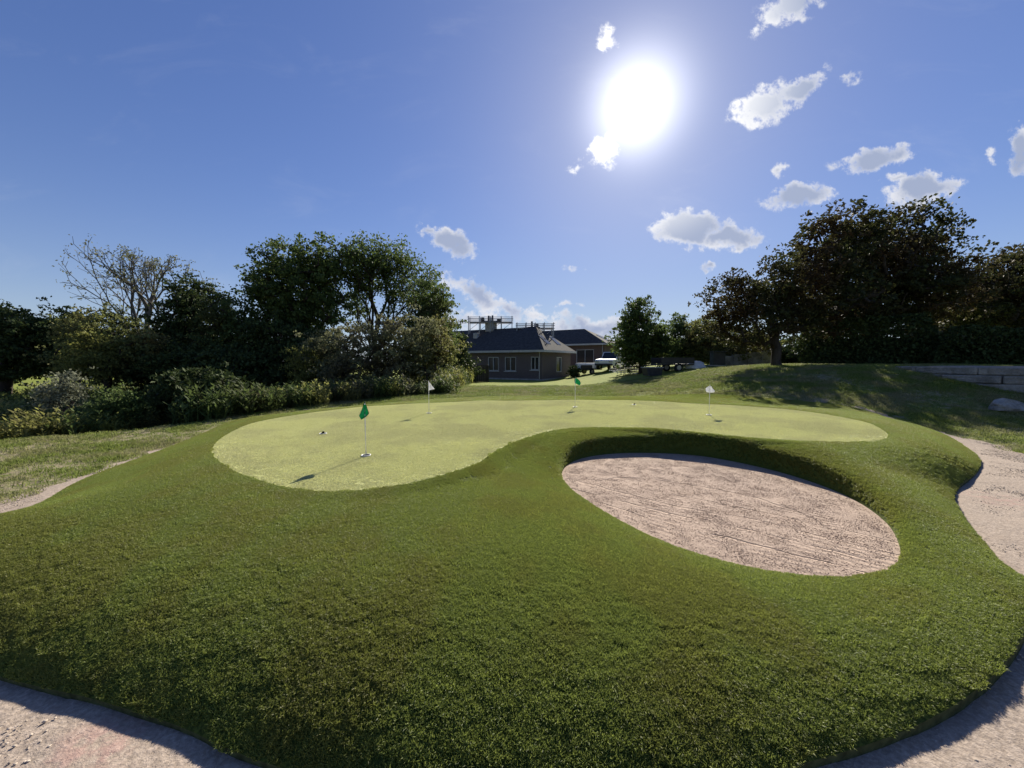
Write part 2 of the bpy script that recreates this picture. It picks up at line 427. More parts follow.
# the turf's cut edge, folded down to the path
n = len(OUTL); zo = z_turf(OUTL[:, 0], OUTL[:, 1])
ring = np.concatenate([np.column_stack([OUTL, zo]), np.column_stack([OUTL, zt(OUTL[:, 0], OUTL[:, 1]) - .08])])
rf = np.array([(i, (i + 1) % n, n + (i + 1) % n) for i in range(n)] + [(i, n + (i + 1) % n, n + i) for i in range(n)])
rf = rf + len(V)
o = link('turf_mound', mesh_from('turf_mound', np.concatenate([V, ring]), np.concatenate([T, rf]), M_turfbase, True, uniform=3))
o.data.materials.append(simple('turf backing', (.06, .07, .03), .95, .1, .4, 20))
mi_ = np.zeros(len(T) + len(rf), dtype=np.int32); mi_[len(T):] = 1; o.data.polygons.foreach_set('material_index', mi_)
tag(o, 'raised mound of dark green artificial turf round the green and the bunker', None, kind='structure')

def green_material():
    m, b = mat('putting green turf')
    g = b.n('ShaderNodeNewGeometry').outputs['Position']
    n = b.noise(g, 45, 3, .7); n1 = b.noise(g, .8, 4, .6)
    col = b.mix(b.ss(n, .3, .7), (.27, .285, .105), (.40, .41, .16))
    col = b.mix(b.m('MULTIPLY', b.ss(n1, .4, .7), .3), col, (.38, .38, .17))
    return finish(m, b, bsdf(b, col, .85, .2, n, .5, .01))
V, T = sub('green', dG < 0, None)
tag(link('putting_green', mesh_from('putting_green', V, T, green_material(), True, uniform=3)), 'pale kidney shaped putting green on top of the mound', None, kind='structure')

def sand_material(name, a, bb, dirt, paint=False, ring=False):
    m, b = mat(name)
    g = b.n('ShaderNodeNewGeometry').outputs['Position']
    n = b.noise(g, 38, 4, .75); n1 = b.noise(g, 2.2, 4, .6); n2 = b.noise(g, 9, 4, .65); vor = b.n('ShaderNodeTexVoronoi'); vor.inputs['Scale'].default_value = 70; b.put(vor.inputs['Vector'], g)
    col = b.mix(b.ss(n, .28, .72), a, bb)
    col = b.mix(b.m('MULTIPLY', b.ss(vor.outputs['Color'], .2, .9), .35), col, tuple(x * .55 for x in a))
    col = b.mix(b.m('MULTIPLY', b.ss(n1, .48, .75), .35 if ring else .55), col, dirt)
    if paint:      # faded marking-paint dust left on the path
        for (x, y, r) in paint:
            dd = b.vm('LENGTH', b.vm('SUBTRACT', g, (x, y, 0)).outputs[0]).outputs['Value']
            f = b.m('MULTIPLY', b.ss(dd, r * .2, r, 1, 0), b.ss(n2, .42, .62, 0, .2))
            col = b.mix(f, col, (.46, .17, .18))
    h = b.m('ADD', b.m('MULTIPLY', n, .5), b.m('MULTIPLY', n2, .35 if ring else 1.0))
    if ring:       # rake marks running round the bunker
        mp = b.n('ShaderNodeMapping', vector_type='TEXTURE'); c = (sA + sB) / 2; an = math.atan2((sB - sA)[1], (sB - sA)[0])
        mp.inputs['Location'].default_value = (c[0], c[1], 0); mp.inputs['Rotation'].default_value = (0, 0, an)
        mp.inputs['Scale'].default_value = (np.linalg.norm(sB - sA) / 2, 1.25, 1); b.put(mp.inputs[0], g)
        le = b.vm('LENGTH', b.vm('MULTIPLY', mp.outputs[0], (1, 1, 0)).outputs[0]).outputs['Value']
        le = b.m('ADD', le, b.m('MULTIPLY', n1, .16))
        q = b.n('ShaderNodeSeparateXYZ'); b.put(q.inputs[0], mp.outputs[0]); wig = b.m('MULTIPLY', b.m('SUBTRACT', b.noise(g, .9, 3, .5), .5), .34)
        def groove(v, c, wd): return b.ss(b.m('ABSOLUTE', b.m('SUBTRACT', b.m('ADD', v, wig), c)), 0., wd, 1., 0.)
        brk = b.ss(b.noise(g, 2.3, 2, .5), .40, .50)
        up = b.ss(q.outputs[1], .02, .25)
        gr = b.m('MULTIPLY', groove(le, .80, .022), up)
        for c in (-.06, -.30, -.52, .22): gr = b.m('MAXIMUM', gr, b.m('MULTIPLY', groove(q.outputs[1], c, .018), brk))
        fine = b.m('MULTIPLY', b.m('SINE', b.m('MULTIPLY', b.m('ADD', q.outputs[1], wig), 95.)), b.ss(b.noise(g, 1.7, 3, .6), .45, .65, 0, .22))
        h = b.m('ADD', h, b.m('SUBTRACT', fine, b.m('MULTIPLY', gr, 1.0)))
        col = b.mix(b.m('MULTIPLY', gr, .25), col, tuple(x * .7 for x in a))
    return finish(m, b, bsdf(b, col, .95, .15, h, .8, .016))
M_sand = sand_material('crushed granite sand', (.32, .24, .185), (.49, .375, .295), (.30, .225, .175), ring=True)
V, T = sub('sand', dS < 0, None)
tag(link('bunker_sand', mesh_from('bunker_sand', V, T, M_sand, True, uniform=3)), 'pinkish raked sand filling the oval bunker', None, kind='structure')

# sandy path round the mound
PO = [(-7.5, 9.4), P(165, 446, .05), P(100, 467.5, .03), P(50, 486, .0), P(0, 503, 0), (-7.6, 3.9), (-12, 3.2), (-14, -1), (-8, -2.8), (8, -2.8), (15, -1), (15, 6), P(1024, 446, .12), P(990, 438, .14), P(950, 430.5, .15), P(905, 422, .18), P(860, 414, .2), (9.0, 10.6), (8.2, 9), (2, 6), (-5, 6.5), (-6.4, 8.0)]
PL = catmull(PO, step=.12)
w_ = vnoise(PL[:, 0], PL[:, 1], 2.5, 12, 3) - .5
tt = np.roll(PL, -1, 0) - np.roll(PL, 1, 0); tt /= np.linalg.norm(tt, axis=1)[:, None]
PL = PL + np.stack([tt[:, 1], -tt[:, 0]], 1) * (w_ * .55)[:, None]
a1, b1 = np.meshgrid(np.arange(-14, 15, .11), np.arange(-2.8, 11, .11)); a1 = a1.ravel() + rng.uniform(-.03, .03, a1.size); b1 = b1.ravel() + rng.uniform(-.03, .03, b1.size)
kk = (sdf(PL, a1, b1) < -.03) & (sdf(OUTL, a1, b1) > -.3); a1, b1 = a1[kk], b1[kk]
Vp, Tp = cdt_regions([PL], (a1, b1)); cp = Vp[Tp].mean(1)
kp = (sdf(PL, cp[:, 0], cp[:, 1]) < 0) & (sdf(OUTL, cp[:, 0], cp[:, 1]) > -.25); Tp = Tp[kp]
u, inv = np.unique(Tp, return_inverse=True); Tp = inv.reshape(-1, 3); Vp = Vp[u]
zp = zt(Vp[:, 0], Vp[:, 1]) - .06 * S(-sdf(OUTL, Vp[:, 0], Vp[:, 1]) / .3) + .008 + .028 * vnoise(Vp[:, 0], Vp[:, 1], 3.2, 21, 3) * S(-sdf(PL, Vp[:, 0], Vp[:, 1]) / .3)
Vp = np.column_stack([Vp, zp]); a, b_, c = Vp[Tp[:, 0]], Vp[Tp[:, 1]], Vp[Tp[:, 2]]; fl = np.cross(b_ - a, c - a)[:, 2] < 0; Tp[fl] = Tp[fl][:, ::-1]
p1, p2, p3 = P(972, 498, .05), P(110, 742, 0), P(960, 478, .05)
M_path = sand_material('limestone screenings', (.27, .215, .17), (.46, .375, .305), (.27, .21, .165), paint=[(p1[0] + .35, p1[1], .5), (p2[0], p2[1] - .05, .32)])
tag(link('path', mesh_from('path', Vp, Tp, M_path, True, uniform=3)), 'pale sandy path running round the mound', None, kind='structure')

# ------------------------------------------------------------------ scatter of small patches
def scatter(name, pts, rots, scl, idx_, templates, label):
    me = bpy.data.meshes.new(name); me.vertices.add(len(pts)); me.vertices.foreach_set('co', np.asarray(pts, np.float32).ravel())
    a = me.attributes.new('rot', 'FLOAT_VECTOR', 'POINT'); a.data.foreach_set('vector', np.asarray(rots, np.float32).ravel())
    a = me.attributes.new('scl', 'FLOAT', 'POINT'); a.data.foreach_set('value', np.asarray(scl, np.float32))
    a = me.attributes.new('idx', 'INT', 'POINT'); a.data.foreach_set('value', np.asarray(idx_, np.int32))
    o = link(name, me)
    c = bpy.data.collections.new(name + '_patches')
    for i, t in enumerate(templates): c.objects.link(bpy.data.objects.new('%s_patch_%02d' % (name, i), t))
    ng = bpy.data.node_groups.new(name, 'GeometryNodeTree')
    ng.interface.new_socket('Geometry', in_out='INPUT', socket_type='NodeSocketGeometry'); ng.interface.new_socket('Geometry', in_out='OUTPUT', socket_type='NodeSocketGeometry')
    N = ng.nodes; L = ng.links
    gi = N.new('NodeGroupInput'); go = N.new('NodeGroupOutput'); m2p = N.new('GeometryNodeMeshToPoints'); iop = N.new('GeometryNodeInstanceOnPoints')
    ci = N.new('GeometryNodeCollectionInfo'); ci.inputs[0].default_value = c; ci.inputs['Separate Children'].default_value = True; ci.inputs['Reset Children'].default_value = True
    def at(nm, ty):
        q = N.new('GeometryNodeInputNamedAttribute'); q.data_type = ty; q.inputs[0].default_value = nm
        return [s for s in q.outputs if s.enabled and s.name == 'Attribute'][0]
    L.new(gi.outputs[0], m2p.inputs['Mesh']); L.new(m2p.outputs[0], iop.inputs['Points']); L.new(ci.outputs[0], iop.inputs['Instance'])
    iop.inputs['Pick Instance'].default_value = True
    L.new(at('idx', 'INT'), iop.inputs['Instance Index']); L.new(at('scl', 'FLOAT'), iop.inputs['Scale'])
    e2r = N.new('FunctionNodeEulerToRotation'); L.new(at('rot', 'FLOAT_VECTOR'), e2r.inputs[0]); L.new(e2r.outputs[0], iop.inputs['Rotation'])
    L.new(iop.outputs[0], go.inputs[0])
    md = o.modifiers.new('scatter', 'NODES'); md.node_group = ng
    tag(o, label, None, kind='stuff'); return o

def blades(rad, n, h, w, lean, material, seed, clump=.0, hvar=.35, kdir=None):
    r = np.random.default_rng(seed)
    rr = rad * np.sqrt(r.random(n)); an = r.random(n) * 2 * math.pi
    x = rr * np.cos(an); y = rr * np.sin(an)
    hh = h * (1 + hvar * r.uniform(-1, 1, n)); yaw = r.random(n) * 2 * math.pi
    la = r.random(n) * 2 * math.pi
    if clump:
        hh *= .62 + .76 * vnoise(x, y, clump, seed + 5, 1)
    le = lean * (.3 + .9 * r.random(n)) * hh
    dx, dy = np.cos(la) * le, np.sin(la) * le; wx, wy = np.cos(yaw) * w / 2, np.sin(yaw) * w / 2
    b0 = np.stack([x - wx, y - wy, np.zeros(n) - .004], 1); b1_ = np.stack([x + wx, y + wy, np.zeros(n) - .004], 1)
    m0 = np.stack([x - wx * .8 + dx * .35, y - wy * .8 + dy * .35, hh * .6], 1); m1 = np.stack([x + wx * .8 + dx * .35, y + wy * .8 + dy * .35, hh * .6], 1)
    tz = hh * np.clip(1 - .25 * lean, .4, 1)
    t0 = np.stack([x + dx - wx * .25, y + dy - wy * .25, tz], 1); t1 = np.stack([x + dx + wx * .25, y + dy + wy * .25, tz], 1)
    V = np.stack([b0, b1_, m0, m1, t0, t1], 1).reshape(-1, 3); o = (np.arange(n) * 6)[:, None]
    Fc = np.concatenate([o + np.array([0, 1, 3, 2]), o + np.array([2, 3, 5, 4])], 0)
    return mesh_from('blades', V, Fc, material, False, attr=np.repeat(r.random(n), 6), uniform=4)

def pebbles(rad, n, s0, s1, material, seed):
    r = np.random.default_rng(seed); V = []; Fc = []
    base = np.array([(1, 0, 0), (-1, 0, 0), (0, 1, 0), (0, -1, 0), (0, 0, 1), (0, 0, -1)], float)
    ff = np.array([(0, 2, 4), (2, 1, 4), (1, 3, 4), (3, 0, 4), (2, 0, 5), (1, 2, 5), (3, 1, 5), (0, 3, 5)])
    at_ = []
    for i in range(n):
        rr = rad * math.sqrt(r.random()); an = r.random() * 6.283; s = s0 + (s1 - s0) * r.random() ** 3
        q = base * (s * r.uniform(.6, 1.2, 3) * (1, 1, .6)) + r.normal(0, s * .12, (6, 3)); a_ = r.random() * 6.28
        q = np.column_stack([q[:, 0] * math.cos(a_) - q[:, 1] * math.sin(a_), q[:, 0] * math.sin(a_) + q[:, 1] * math.cos(a_), q[:, 2]])
        V.append(q + (rr * math.cos(an), rr * math.sin(an), s * .15)); Fc.append(ff + 6 * i); at_ += [r.random()] * 6
    return mesh_from('pebbles', np.concatenate(V), np.concatenate(Fc), material, False, attr=at_, uniform=3)

def grid_points(lo, hi, step, jit=.34):
    a, b = np.meshgrid(np.arange(lo[0], hi[0], step), np.arange(lo[1], hi[1], step)); a = a.ravel(); b = b.ravel()
    return a + rng.uniform(-jit, jit, a.size) * step, b + rng.uniform(-jit, jit, a.size) * step
def rot_for(zf, x, y, tilt=True):
    e = .03; out = []
    zx = (zf(x + e, y) - zf(x - e, y)) / (2 * e); zy = (zf(x, y + e) - zf(x, y - e)) / (2 * e)
    for a, b in zip(zx, zy):
        nrm = Vector((-a, -b, 1)).normalized() if tilt else Vector((0, 0, 1))
        q = nrm.to_track_quat('Z', 'Y').to_matrix().to_4x4() @ Matrix.Rotation(random.random() * 6.283, 4, 'Z')
        out.append(tuple(q.to_euler()))
    return out

M_blade = foliage('turf fibre', (.062, .105, .020), (.31, .36, .078), (.235, .240, .052), trans=.42, rough=.45, scale=1.3, spec=.25)
A3 = [blades(.16, 2700, .0145, .0029, .8, M_blade, 100 + i, clump=48) for i in range(6)]
B3 = [blades(.05, 270, .0145, .0029, .8, M_blade, 200 + i, clump=48) for i in range(5)] + [blades(.022, 60, .0135, .0029, .8, M_blade, 260 + i) for i in range(3)]
def turf_pts(step, lo_in, hi_in):
    x, y = grid_points((-7.8, 1.2), (11.2, 17.6), step)
    d1 = -sdf(OUTL, x, y); k = d1 > lo_in; x, y, d1 = x[k], y[k], d1[k]
    d2 = np.minimum(sdf(GRNL, x, y), sdf(SNDL, x, y)); ins = np.minimum(d1, d2); k = (ins > lo_in) & (ins < hi_in)
    return x[k], y[k]
xa, ya = turf_pts(.155, .13, 99); xb, yb = turf_pts(.055, .045, .17)
k = sdf(SNDL, xa, ya) > .62; xa, ya = xa[k], ya[k]
xc, yc = turf_pts(.055, .17, 99); dsc = sdf(SNDL, xc, yc); k = dsc < .72; xb = np.concatenate([xb, xc[k]]); yb = np.concatenate([yb, yc[k]])
xd, yd = turf_pts(.028, .014, .06)
x = np.concatenate([xa, xb, xd]); y = np.concatenate([ya, yb, yd]); z = z_turf(x, y)
ii = np.concatenate([rng.integers(0, 6, len(xa)), rng.integers(6, 11, len(xb)), rng.integers(11, 14, len(xd))])
far = S((y - 4) / 8)
scatter('turf_grass', np.column_stack([x, y, z]), rot_for(z_turf, x, y), rng.uniform(.85, 1.12, len(x)), ii, A3 + B3, 'short curled fibres of the dark green artificial turf')

M_gblade = foliage('green fibre', (.55, .56, .25), (.80, .79, .42), (.72, .71, .37), trans=.18, rough=.7, scale=.9, spec=.1)
G3 = [blades(.3, 2800, .008, .0052, .8, M_gblade, 300 + i) for i in range(5)]
G4 = [blades(.05, 120, .008, .006, .8, M_gblade, 320 + i) for i in range(3)] + [blades(.02, 22, .007, .005, .8, M_gblade, 330 + i) for i in range(2)]
x, y = grid_points((-5.5, 3.5), (9, 16.5), .25); d = -sdf(GRNL, x, y); k = d > .28; xa, ya = x[k], y[k]
x, y = grid_points((-5.5, 3.5), (9, 16.5), .08); d = -sdf(GRNL, x, y); k = (d > .05) & (d < .34); xb, yb = x[k], y[k]
x, y = grid_points((-5.5, 3.5), (9, 16.5), .032); d = -sdf(GRNL, x, y); k = (d > .012) & (d < .065); xd, yd = x[k], y[k]
x = np.concatenate([xa, xb, xd]); y = np.concatenate([ya, yb, yd]); ii = np.concatenate([rng.integers(0, 5, len(xa)), rng.integers(5, 8, len(xb)), rng.integers(8, 10, len(xd))])
scatter('green_grass', np.column_stack([x, y, z_turf(x, y)]), rot_for(z_turf, x, y), rng.uniform(.9, 1.1, len(x)), ii, G3 + G4, 'short pale fibres of the putting green')

M_grain = foliage('stone grain', (.26, .19, .145), (.56, .43, .345), (.38, .28, .22), trans=0., rough=.9, scale=3)
M_grain2 = foliage('limestone grain', (.30, .25, .20), (.56, .48, .40), None, trans=0., rough=.9)
S3 = [pebbles(.16, 520, .0018, .0062, M_grain, 400 + i) for i in range(4)] + [pebbles(.04, 24, .0018, .006, M_grain, 420)]
x, y = grid_points((.5, 2.5), (5, 8.5), .2); d = -sdf(SNDL, x, y); k = d > .15; xa, ya = x[k], y[k]
x, y = grid_points((.5, 2.5), (5, 8.5), .06); d = -sdf(SNDL, x, y); k = (d > .02) & (d < .17); xb, yb = x[k], y[k]
x = np.concatenate([xa, xb]); y = np.concatenate([ya, yb]); ii = np.concatenate([rng.integers(0, 4, len(xa)), np.full(len(xb), 4)])
zz = z_sand(x, y) + (.02 * (vnoise(x, y, 2.2, 4, 3) - .5)) * S(-sdf(SNDL, x, y) / .15)
scatter('sand_grains', np.column_stack([x, y, zz]), rot_for(z_sand, x, y), rng.uniform(.9, 1.1, len(x)), ii, S3, 'coarse pinkish grains lying on the bunker sand')
S4 = [pebbles(.25, 260, .0025, .011, M_grain2, 440 + i) for i in range(4)]
x, y = grid_points((-8, .6), (12, 9.5), .3); k = (sdf(PL, x, y) < -.12) & (sdf(OUTL, x, y) > .2); x, y = x[k], y[k]
scatter('path_grains', np.column_stack([x, y, zt(x, y) + .02]), rot_for(zt, x, y), rng.uniform(.8, 1.1, len(x)), rng.integers(0, 4, len(x)), S4, 'limestone chips scattered over the sandy path')

# rough lawn grass
M_rough = foliage('rough grass', (.07, .11, .018), (.25, .30, .07), (.32, .29, .15), trans=.35, rough=.6, scale=.9)
L3 = [blades(.3, 330, .055, .008, 1.0, M_rough, 500 + i, clump=7, hvar=.5) for i in range(5)] + [blades(.2, 60, .05, .009, 1.1, M_rough, 520 + i, clump=7, hvar=.5) for i in range(3)]
x, y = grid_points((-15, 4.5), (24, 24), .36)
k = (sdf(OUTL, x, y) > .18) & (sdf(PL, x, y) > np.where(x < 0, -.02, -.02) + .25 * (vnoise(x, y, 1.5, 77, 2) - .5)); x, y = x[k], y[k]
u_ = x / np.maximum(y, .1); k = (np.abs(u_) < 1.5) & (sdf(BROW, x, y) > -.6); x, y = x[k], y[k]
dn = vnoise(x, y, .9, 33, 3)
bare = (dn > .54) & (y < 18)
ii = np.where(bare, rng.integers(5, 8, len(x)), rng.integers(0, 5, len(x)))
scatter('rough_grass', np.column_stack([x, y, zt(x, y)]), rot_for(zt, x, y), rng.uniform(.7, 1.25, len(x)) * (1 + .5 * S((y - 10) / 10)), ii, L3, 'tufty rough lawn grass between the mound and the trees')

# ------------------------------------------------------------------ trees
M_bark = simple('bark', (.055, .045, .035), .9, .1, .4, 6, bump=.5, stretch=(1, 1, .3))
M_bark2 = simple('pale bark', (.20, .18, .15), .9, .1, .3, 6, bump=.4, stretch=(1, 1, .3))
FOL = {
 'oak': foliage('oak leaves', (0.038, 0.063, 0.018), (0.114, 0.154, 0.045), None, .34),
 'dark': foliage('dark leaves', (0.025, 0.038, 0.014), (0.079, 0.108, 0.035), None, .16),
 'mid': foliage('mid leaves', (0.038, 0.063, 0.018), (0.114, 0.158, 0.049), (0.088, 0.096, 0.035), .34),
 'silver': foliage('silvery leaves', (0.063, 0.077, 0.035), (0.210, 0.217, 0.112), (0.154, 0.133, 0.070), .3),
 'olive': foliage('olive leaves', (0.079, 0.096, 0.032), (0.245, 0.263, 0.088), (0.193, 0.158, 0.061), .3),
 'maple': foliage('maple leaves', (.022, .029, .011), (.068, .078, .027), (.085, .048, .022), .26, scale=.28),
 'yellow': foliage('yellowing leaves', (0.070, 0.084, 0.021), (0.238, 0.238, 0.063), None, .35),
 'pale': foliage('pale shrub leaves', (.09, .10, .06), (.27, .28, .19), None, .25),
 'gold': foliage('goldenrod leaves', (.10, .12, .03), (.34, .35, .10), (.22, .20, .08), .4),
}
def leaf_mesh(name, C, size, material, seed, sizevar=.35, elong=1.5):
    r = np.random.default_rng(seed); n = len(C)
    a = r.normal(size=(n, 3)); a /= np.linalg.norm(a, axis=1)[:, None]
    b = r.normal(size=(n, 3)); b -= (a * b).sum(1)[:, None] * a; b /= np.linalg.norm(b, axis=1)[:, None]
    s = size * (1 + sizevar * r.uniform(-1, 1, n))[:, None]
    a = a * s * elong / 2; b = b * s / 2
    V = np.stack([C - a, C + b, C + a, C - b], 1).reshape(-1, 3)
    return mesh_from(name, V, np.arange(4 * n).reshape(n, 4), material, False, attr=np.repeat(r.random(n), 4), uniform=4)
def grow(base, lobes, K, seed, trunk_h, trunk_r, wig=.12, stems=1, shell=.55):
    """skeleton: nodes, parents; clusters hang at the ends"""
    r = np.random.default_rng(seed); base = np.array(base, float)
    w = np.array([l[3] * l[4] * l[5] for l in lobes]) ** .8; w /= w.sum()
    nodes = []; par = []; ctr = sum(np.array(l[:3]) * q for l, q in zip(lobes, w))
    for s in range(stems):
        off = r.normal(0, .25, 3) * (stems > 1); off[2] = 0
        top = base + off * 2.0 + np.array([0, 0, trunk_h]); top[:2] += (ctr - base)[:2] * .25
        last = -1 if s == 0 else 0
        for i in range(0 if s == 0 else 1, 6):
            t = i / 5; p = (base + off) * (1 - t) + top * t + r.normal(0, wig * .35, 3) * (0 < i)
            nodes.append(p); par.append(last); last = len(nodes) - 1
    nt_ = len(nodes)
    pts = []
    for i in range(K):
        l = lobes[r.choice(len(lobes), p=w)]; v = r.normal(size=3); v /= np.linalg.norm(v)
        rad = shell + (1 - shell) * r.random() if r.random() < .7 else r.random() ** .5
        pts.append(np.array(l[:3]) + v * rad * np.array(l[3:6]))
    pts = np.array(pts); pts[:, 2] = np.maximum(pts[:, 2], base[2] + .15)
    order = np.argsort(np.linalg.norm(pts - nodes[nt_ - 1], axis=1)); ends = []
    for i in order:
        p = pts[i]; Nn = np.array(nodes); dv = p - Nn; dist = np.linalg.norm(dv, axis=1)
        cost = dist + np.where(dv[:, 2] < 0, -dv[:, 2] * .8, 0); cost[np.arange(len(Nn)) % 1 != 0] += 0
        if nt_ >= 6: cost[:3] += 3
        j = int(np.argmin(cost)); q = Nn[j]; m = max(2, min(5, int(dist[j] / .5) + 1)); last = j
        for s in range(1, m + 1):
            t = s / m; pp = q * (1 - t) + p * t; pp[2] += math.sin(t * math.pi) * dist[j] * .10
            if s < m: pp = pp + r.normal(0, wig * min(1, dist[j]) * .6, 3)
            nodes.append(pp); par.append(last); last = len(nodes) - 1
        ends.append(last)
    nodes = np.array(nodes); cnt = np.zeros(len(nodes))
    for e in ends: cnt[e] += 1
    for i in range(len(nodes) - 1, -1, -1):
        if par[i] >= 0: cnt[par[i]] += cnt[i]
    tot = max(cnt.max(), 1); rad = trunk_r * (np.maximum(cnt, .6) / tot) ** .46
    return nodes, par, rad, np.array([nodes[e] for e in ends])
def skel_mesh(name, nodes, par, rad, material, n=5, flare=1.35, minr=.006):
    V = []; Fc = []
    for i, p in enumerate(par):
        if p < 0: continue
        a, b = nodes[p], nodes[i]; t = b - a; L = np.linalg.norm(t)
        if L < 1e-4: continue
        t = t / L; h = np.array([1., 0, 0]) if abs(t[0]) < .8 else np.array([0, 1., 0]); u_ = np.cross(t, h); u_ /= np.linalg.norm(u_); v_ = np.cross(t, u_)
        ra = max(minr, rad[p] if rad[p] < rad[i] * 1.6 else rad[i] * 1.25); rb = max(minr, rad[i])
        if par[p] < 0: ra *= flare
        k = n + 4 if rb > .08 else n; o = len(V)
        for (c, rr) in ((a - t * ra * .3, ra), (b + t * rb * .15, rb)):
            for q in range(k):
                an = 6.28318 * q / k; V.append(c + (u_ * math.cos(an) + v_ * math.sin(an)) * rr)
        for q in range(k): Fc.append((o + q, o + (q + 1) % k, o + k + (q + 1) % k, o + k + q))
    return mesh_from(name, V, Fc, material, True)

def fan_tree(name, label, px, Y, fork_py, limbs, kind, lpc, leaf, cr, trunk_r, bark, seed, levels=5, group=None, spread=.42, depth_j=.35, shrink=.95):
    """straight-limbed tree: limbs run from the fork to (px, py) tips and keep forking"""
    r = np.random.default_rng(seed); bx = Q(px, 361, Y)[0]; bz = float(zt(np.array([bx]), np.array([Y]))[0])
    root = empty(name, (bx, Y, bz)); tag(root, label, 'tree', group); sh = np.array([bx, Y, bz])
    nodes = [np.array([bx, Y, bz - .1])]; par = [-1]; fz_ = Q(px, fork_py, Y)[2]; last = 0
    for i in range(1, 6):
        t = i / 5; nodes.append(np.array([bx + r.normal(0, .08), Y + r.normal(0, .08), bz + (fz_ - bz) * t])); par.append(last); last = i
    ends = []
    def go(j, d, L, lv):
        p = nodes[j].copy(); k = 3
        for q in range(k):
            d = d + r.normal(0, .07, 3) + np.array([0, 0, .035]); d /= np.linalg.norm(d); p = p + d * L / k; nodes.append(p.copy()); par.append(j); j = len(nodes) - 1
            if lv <= 3 and r.random() < .5:
                a = r.normal(size=3); a -= a @ d * d; a /= np.linalg.norm(a); go2(j, d * .8 + a * .6, L * .5, lv - 2)
        if lv <= 0: ends.append(j); return
        a = r.normal(size=3); a[1] *= 1; a -= a @ d * d; a /= np.linalg.norm(a)
        for sg in (-1, 1): go(j, d + a * sg * spread * r.uniform(.6, 1.25), L * r.uniform(.68, .86), lv - 1)
    def go2(j, d, L, lv):
        d = d / np.linalg.norm(d)
        if lv < 0:
            nodes.append(nodes[j] + d * L); par.append(j); ends.append(len(nodes) - 1); return
        go(j, d, L, lv)
    for (tx, ty, sj, lv) in limbs:
        j = max(1, min(5, sj)); T_ = np.array(Q(tx, ty, Y)); T_[1] += r.normal(0, depth_j) * abs(T_[0] - bx + 1.5) * .6
        v = T_ - nodes[j]; D = np.linalg.norm(v); f = sum(.77 ** q for q in range(lv + 1)); go(j, v / D + np.array([0, 0, -.03]), D / f * shrink, lv)
    nodes_ = np.array(nodes); cnt = np.zeros(len(nodes_))
    for e in ends: cnt[e] += 1
    for i in range(len(nodes_) - 1, 0, -1): cnt[par[i]] += cnt[i]
    rad = trunk_r * (np.maximum(cnt, .6) / cnt.max()) ** .47
    link('trunk', skel_mesh('trunk', nodes_ - sh, par, rad, bark, n=4, minr=.009), root)
    E = nodes_[ends]; m = int(lpc * len(E)); w = r.integers(0, len(E), m)
    C = E[w] + r.normal(0, 1, (m, 3)) * np.array([1, 1, .7]) * cr
    link('crown', leaf_mesh('crown', C - sh, leaf, FOL[kind], seed, elong=1.7), root)
    return root
TN = [0]
def tree(name, label, cat, px, lobes, Y, kind, K=120, lpc=90, leaf=.11, cr=.45, trunk_r=.18, th=None, base_z=None, group=None, bark=None, elong=1.5, stems=1, twig=0, bare=False, shell=.55, wig=.12, trunkname='trunk', dy=1.0):
    """lobes: (px, py, half width px, half height px) as seen at distance Y"""
    TN[0] += 1; seed = 1000 + TN[0]; r = np.random.default_rng(seed)
    bx, _, _ = Q(px, 361, Y); bz = float(zt(bx, Y)) if base_z is None else base_z
    LB = []
    for l in lobes:
        q = Q(l[0], l[1], Y + (l[4] if len(l) > 4 else 0)); rx, rz = l[2] / F * Y, l[3] / F * Y
        LB.append((q[0], q[1], q[2], rx, max(rx, rz) * .8 * dy, rz))
    top = max(l[2] + l[5] for l in LB); th_ = th if th else (top - bz) * .38
    nodes, par, rad, ends = grow((bx, Y, bz - .1), LB, K, seed, th_, trunk_r, wig, stems, shell)
    root = empty(name, (bx, Y, bz)); tag(root, label, cat, group)
    sh = np.array([bx, Y, bz])
    link(trunkname, skel_mesh(trunkname, nodes - sh, par, rad, bark or M_bark), root)
    leaf *= .74; lpc *= 1.35
    m = int(lpc * .8 * len(ends)); which = r.integers(0, len(ends), m)
    nsub = 5; subc = ends[:, None, :] + r.normal(0, 1, (len(ends), nsub, 3)) * np.array([1, 1, .6]) * cr * .7
    sx = r.integers(0, nsub, m); csz = r.uniform(.55, 1.3, (len(ends), nsub))
    C = subc[which, sx] + r.normal(0, 1, (m, 3)) * np.array([1, 1, .55]) * cr * .30 * csz[which, sx][:, None]
    C[:, 2] = np.maximum(C[:, 2], bz + .05)
    link('crown' if trunkname == 'trunk' else 'foliage', leaf_mesh('crown', C - sh, leaf, FOL[kind], seed, elong=elong), root)
    return root

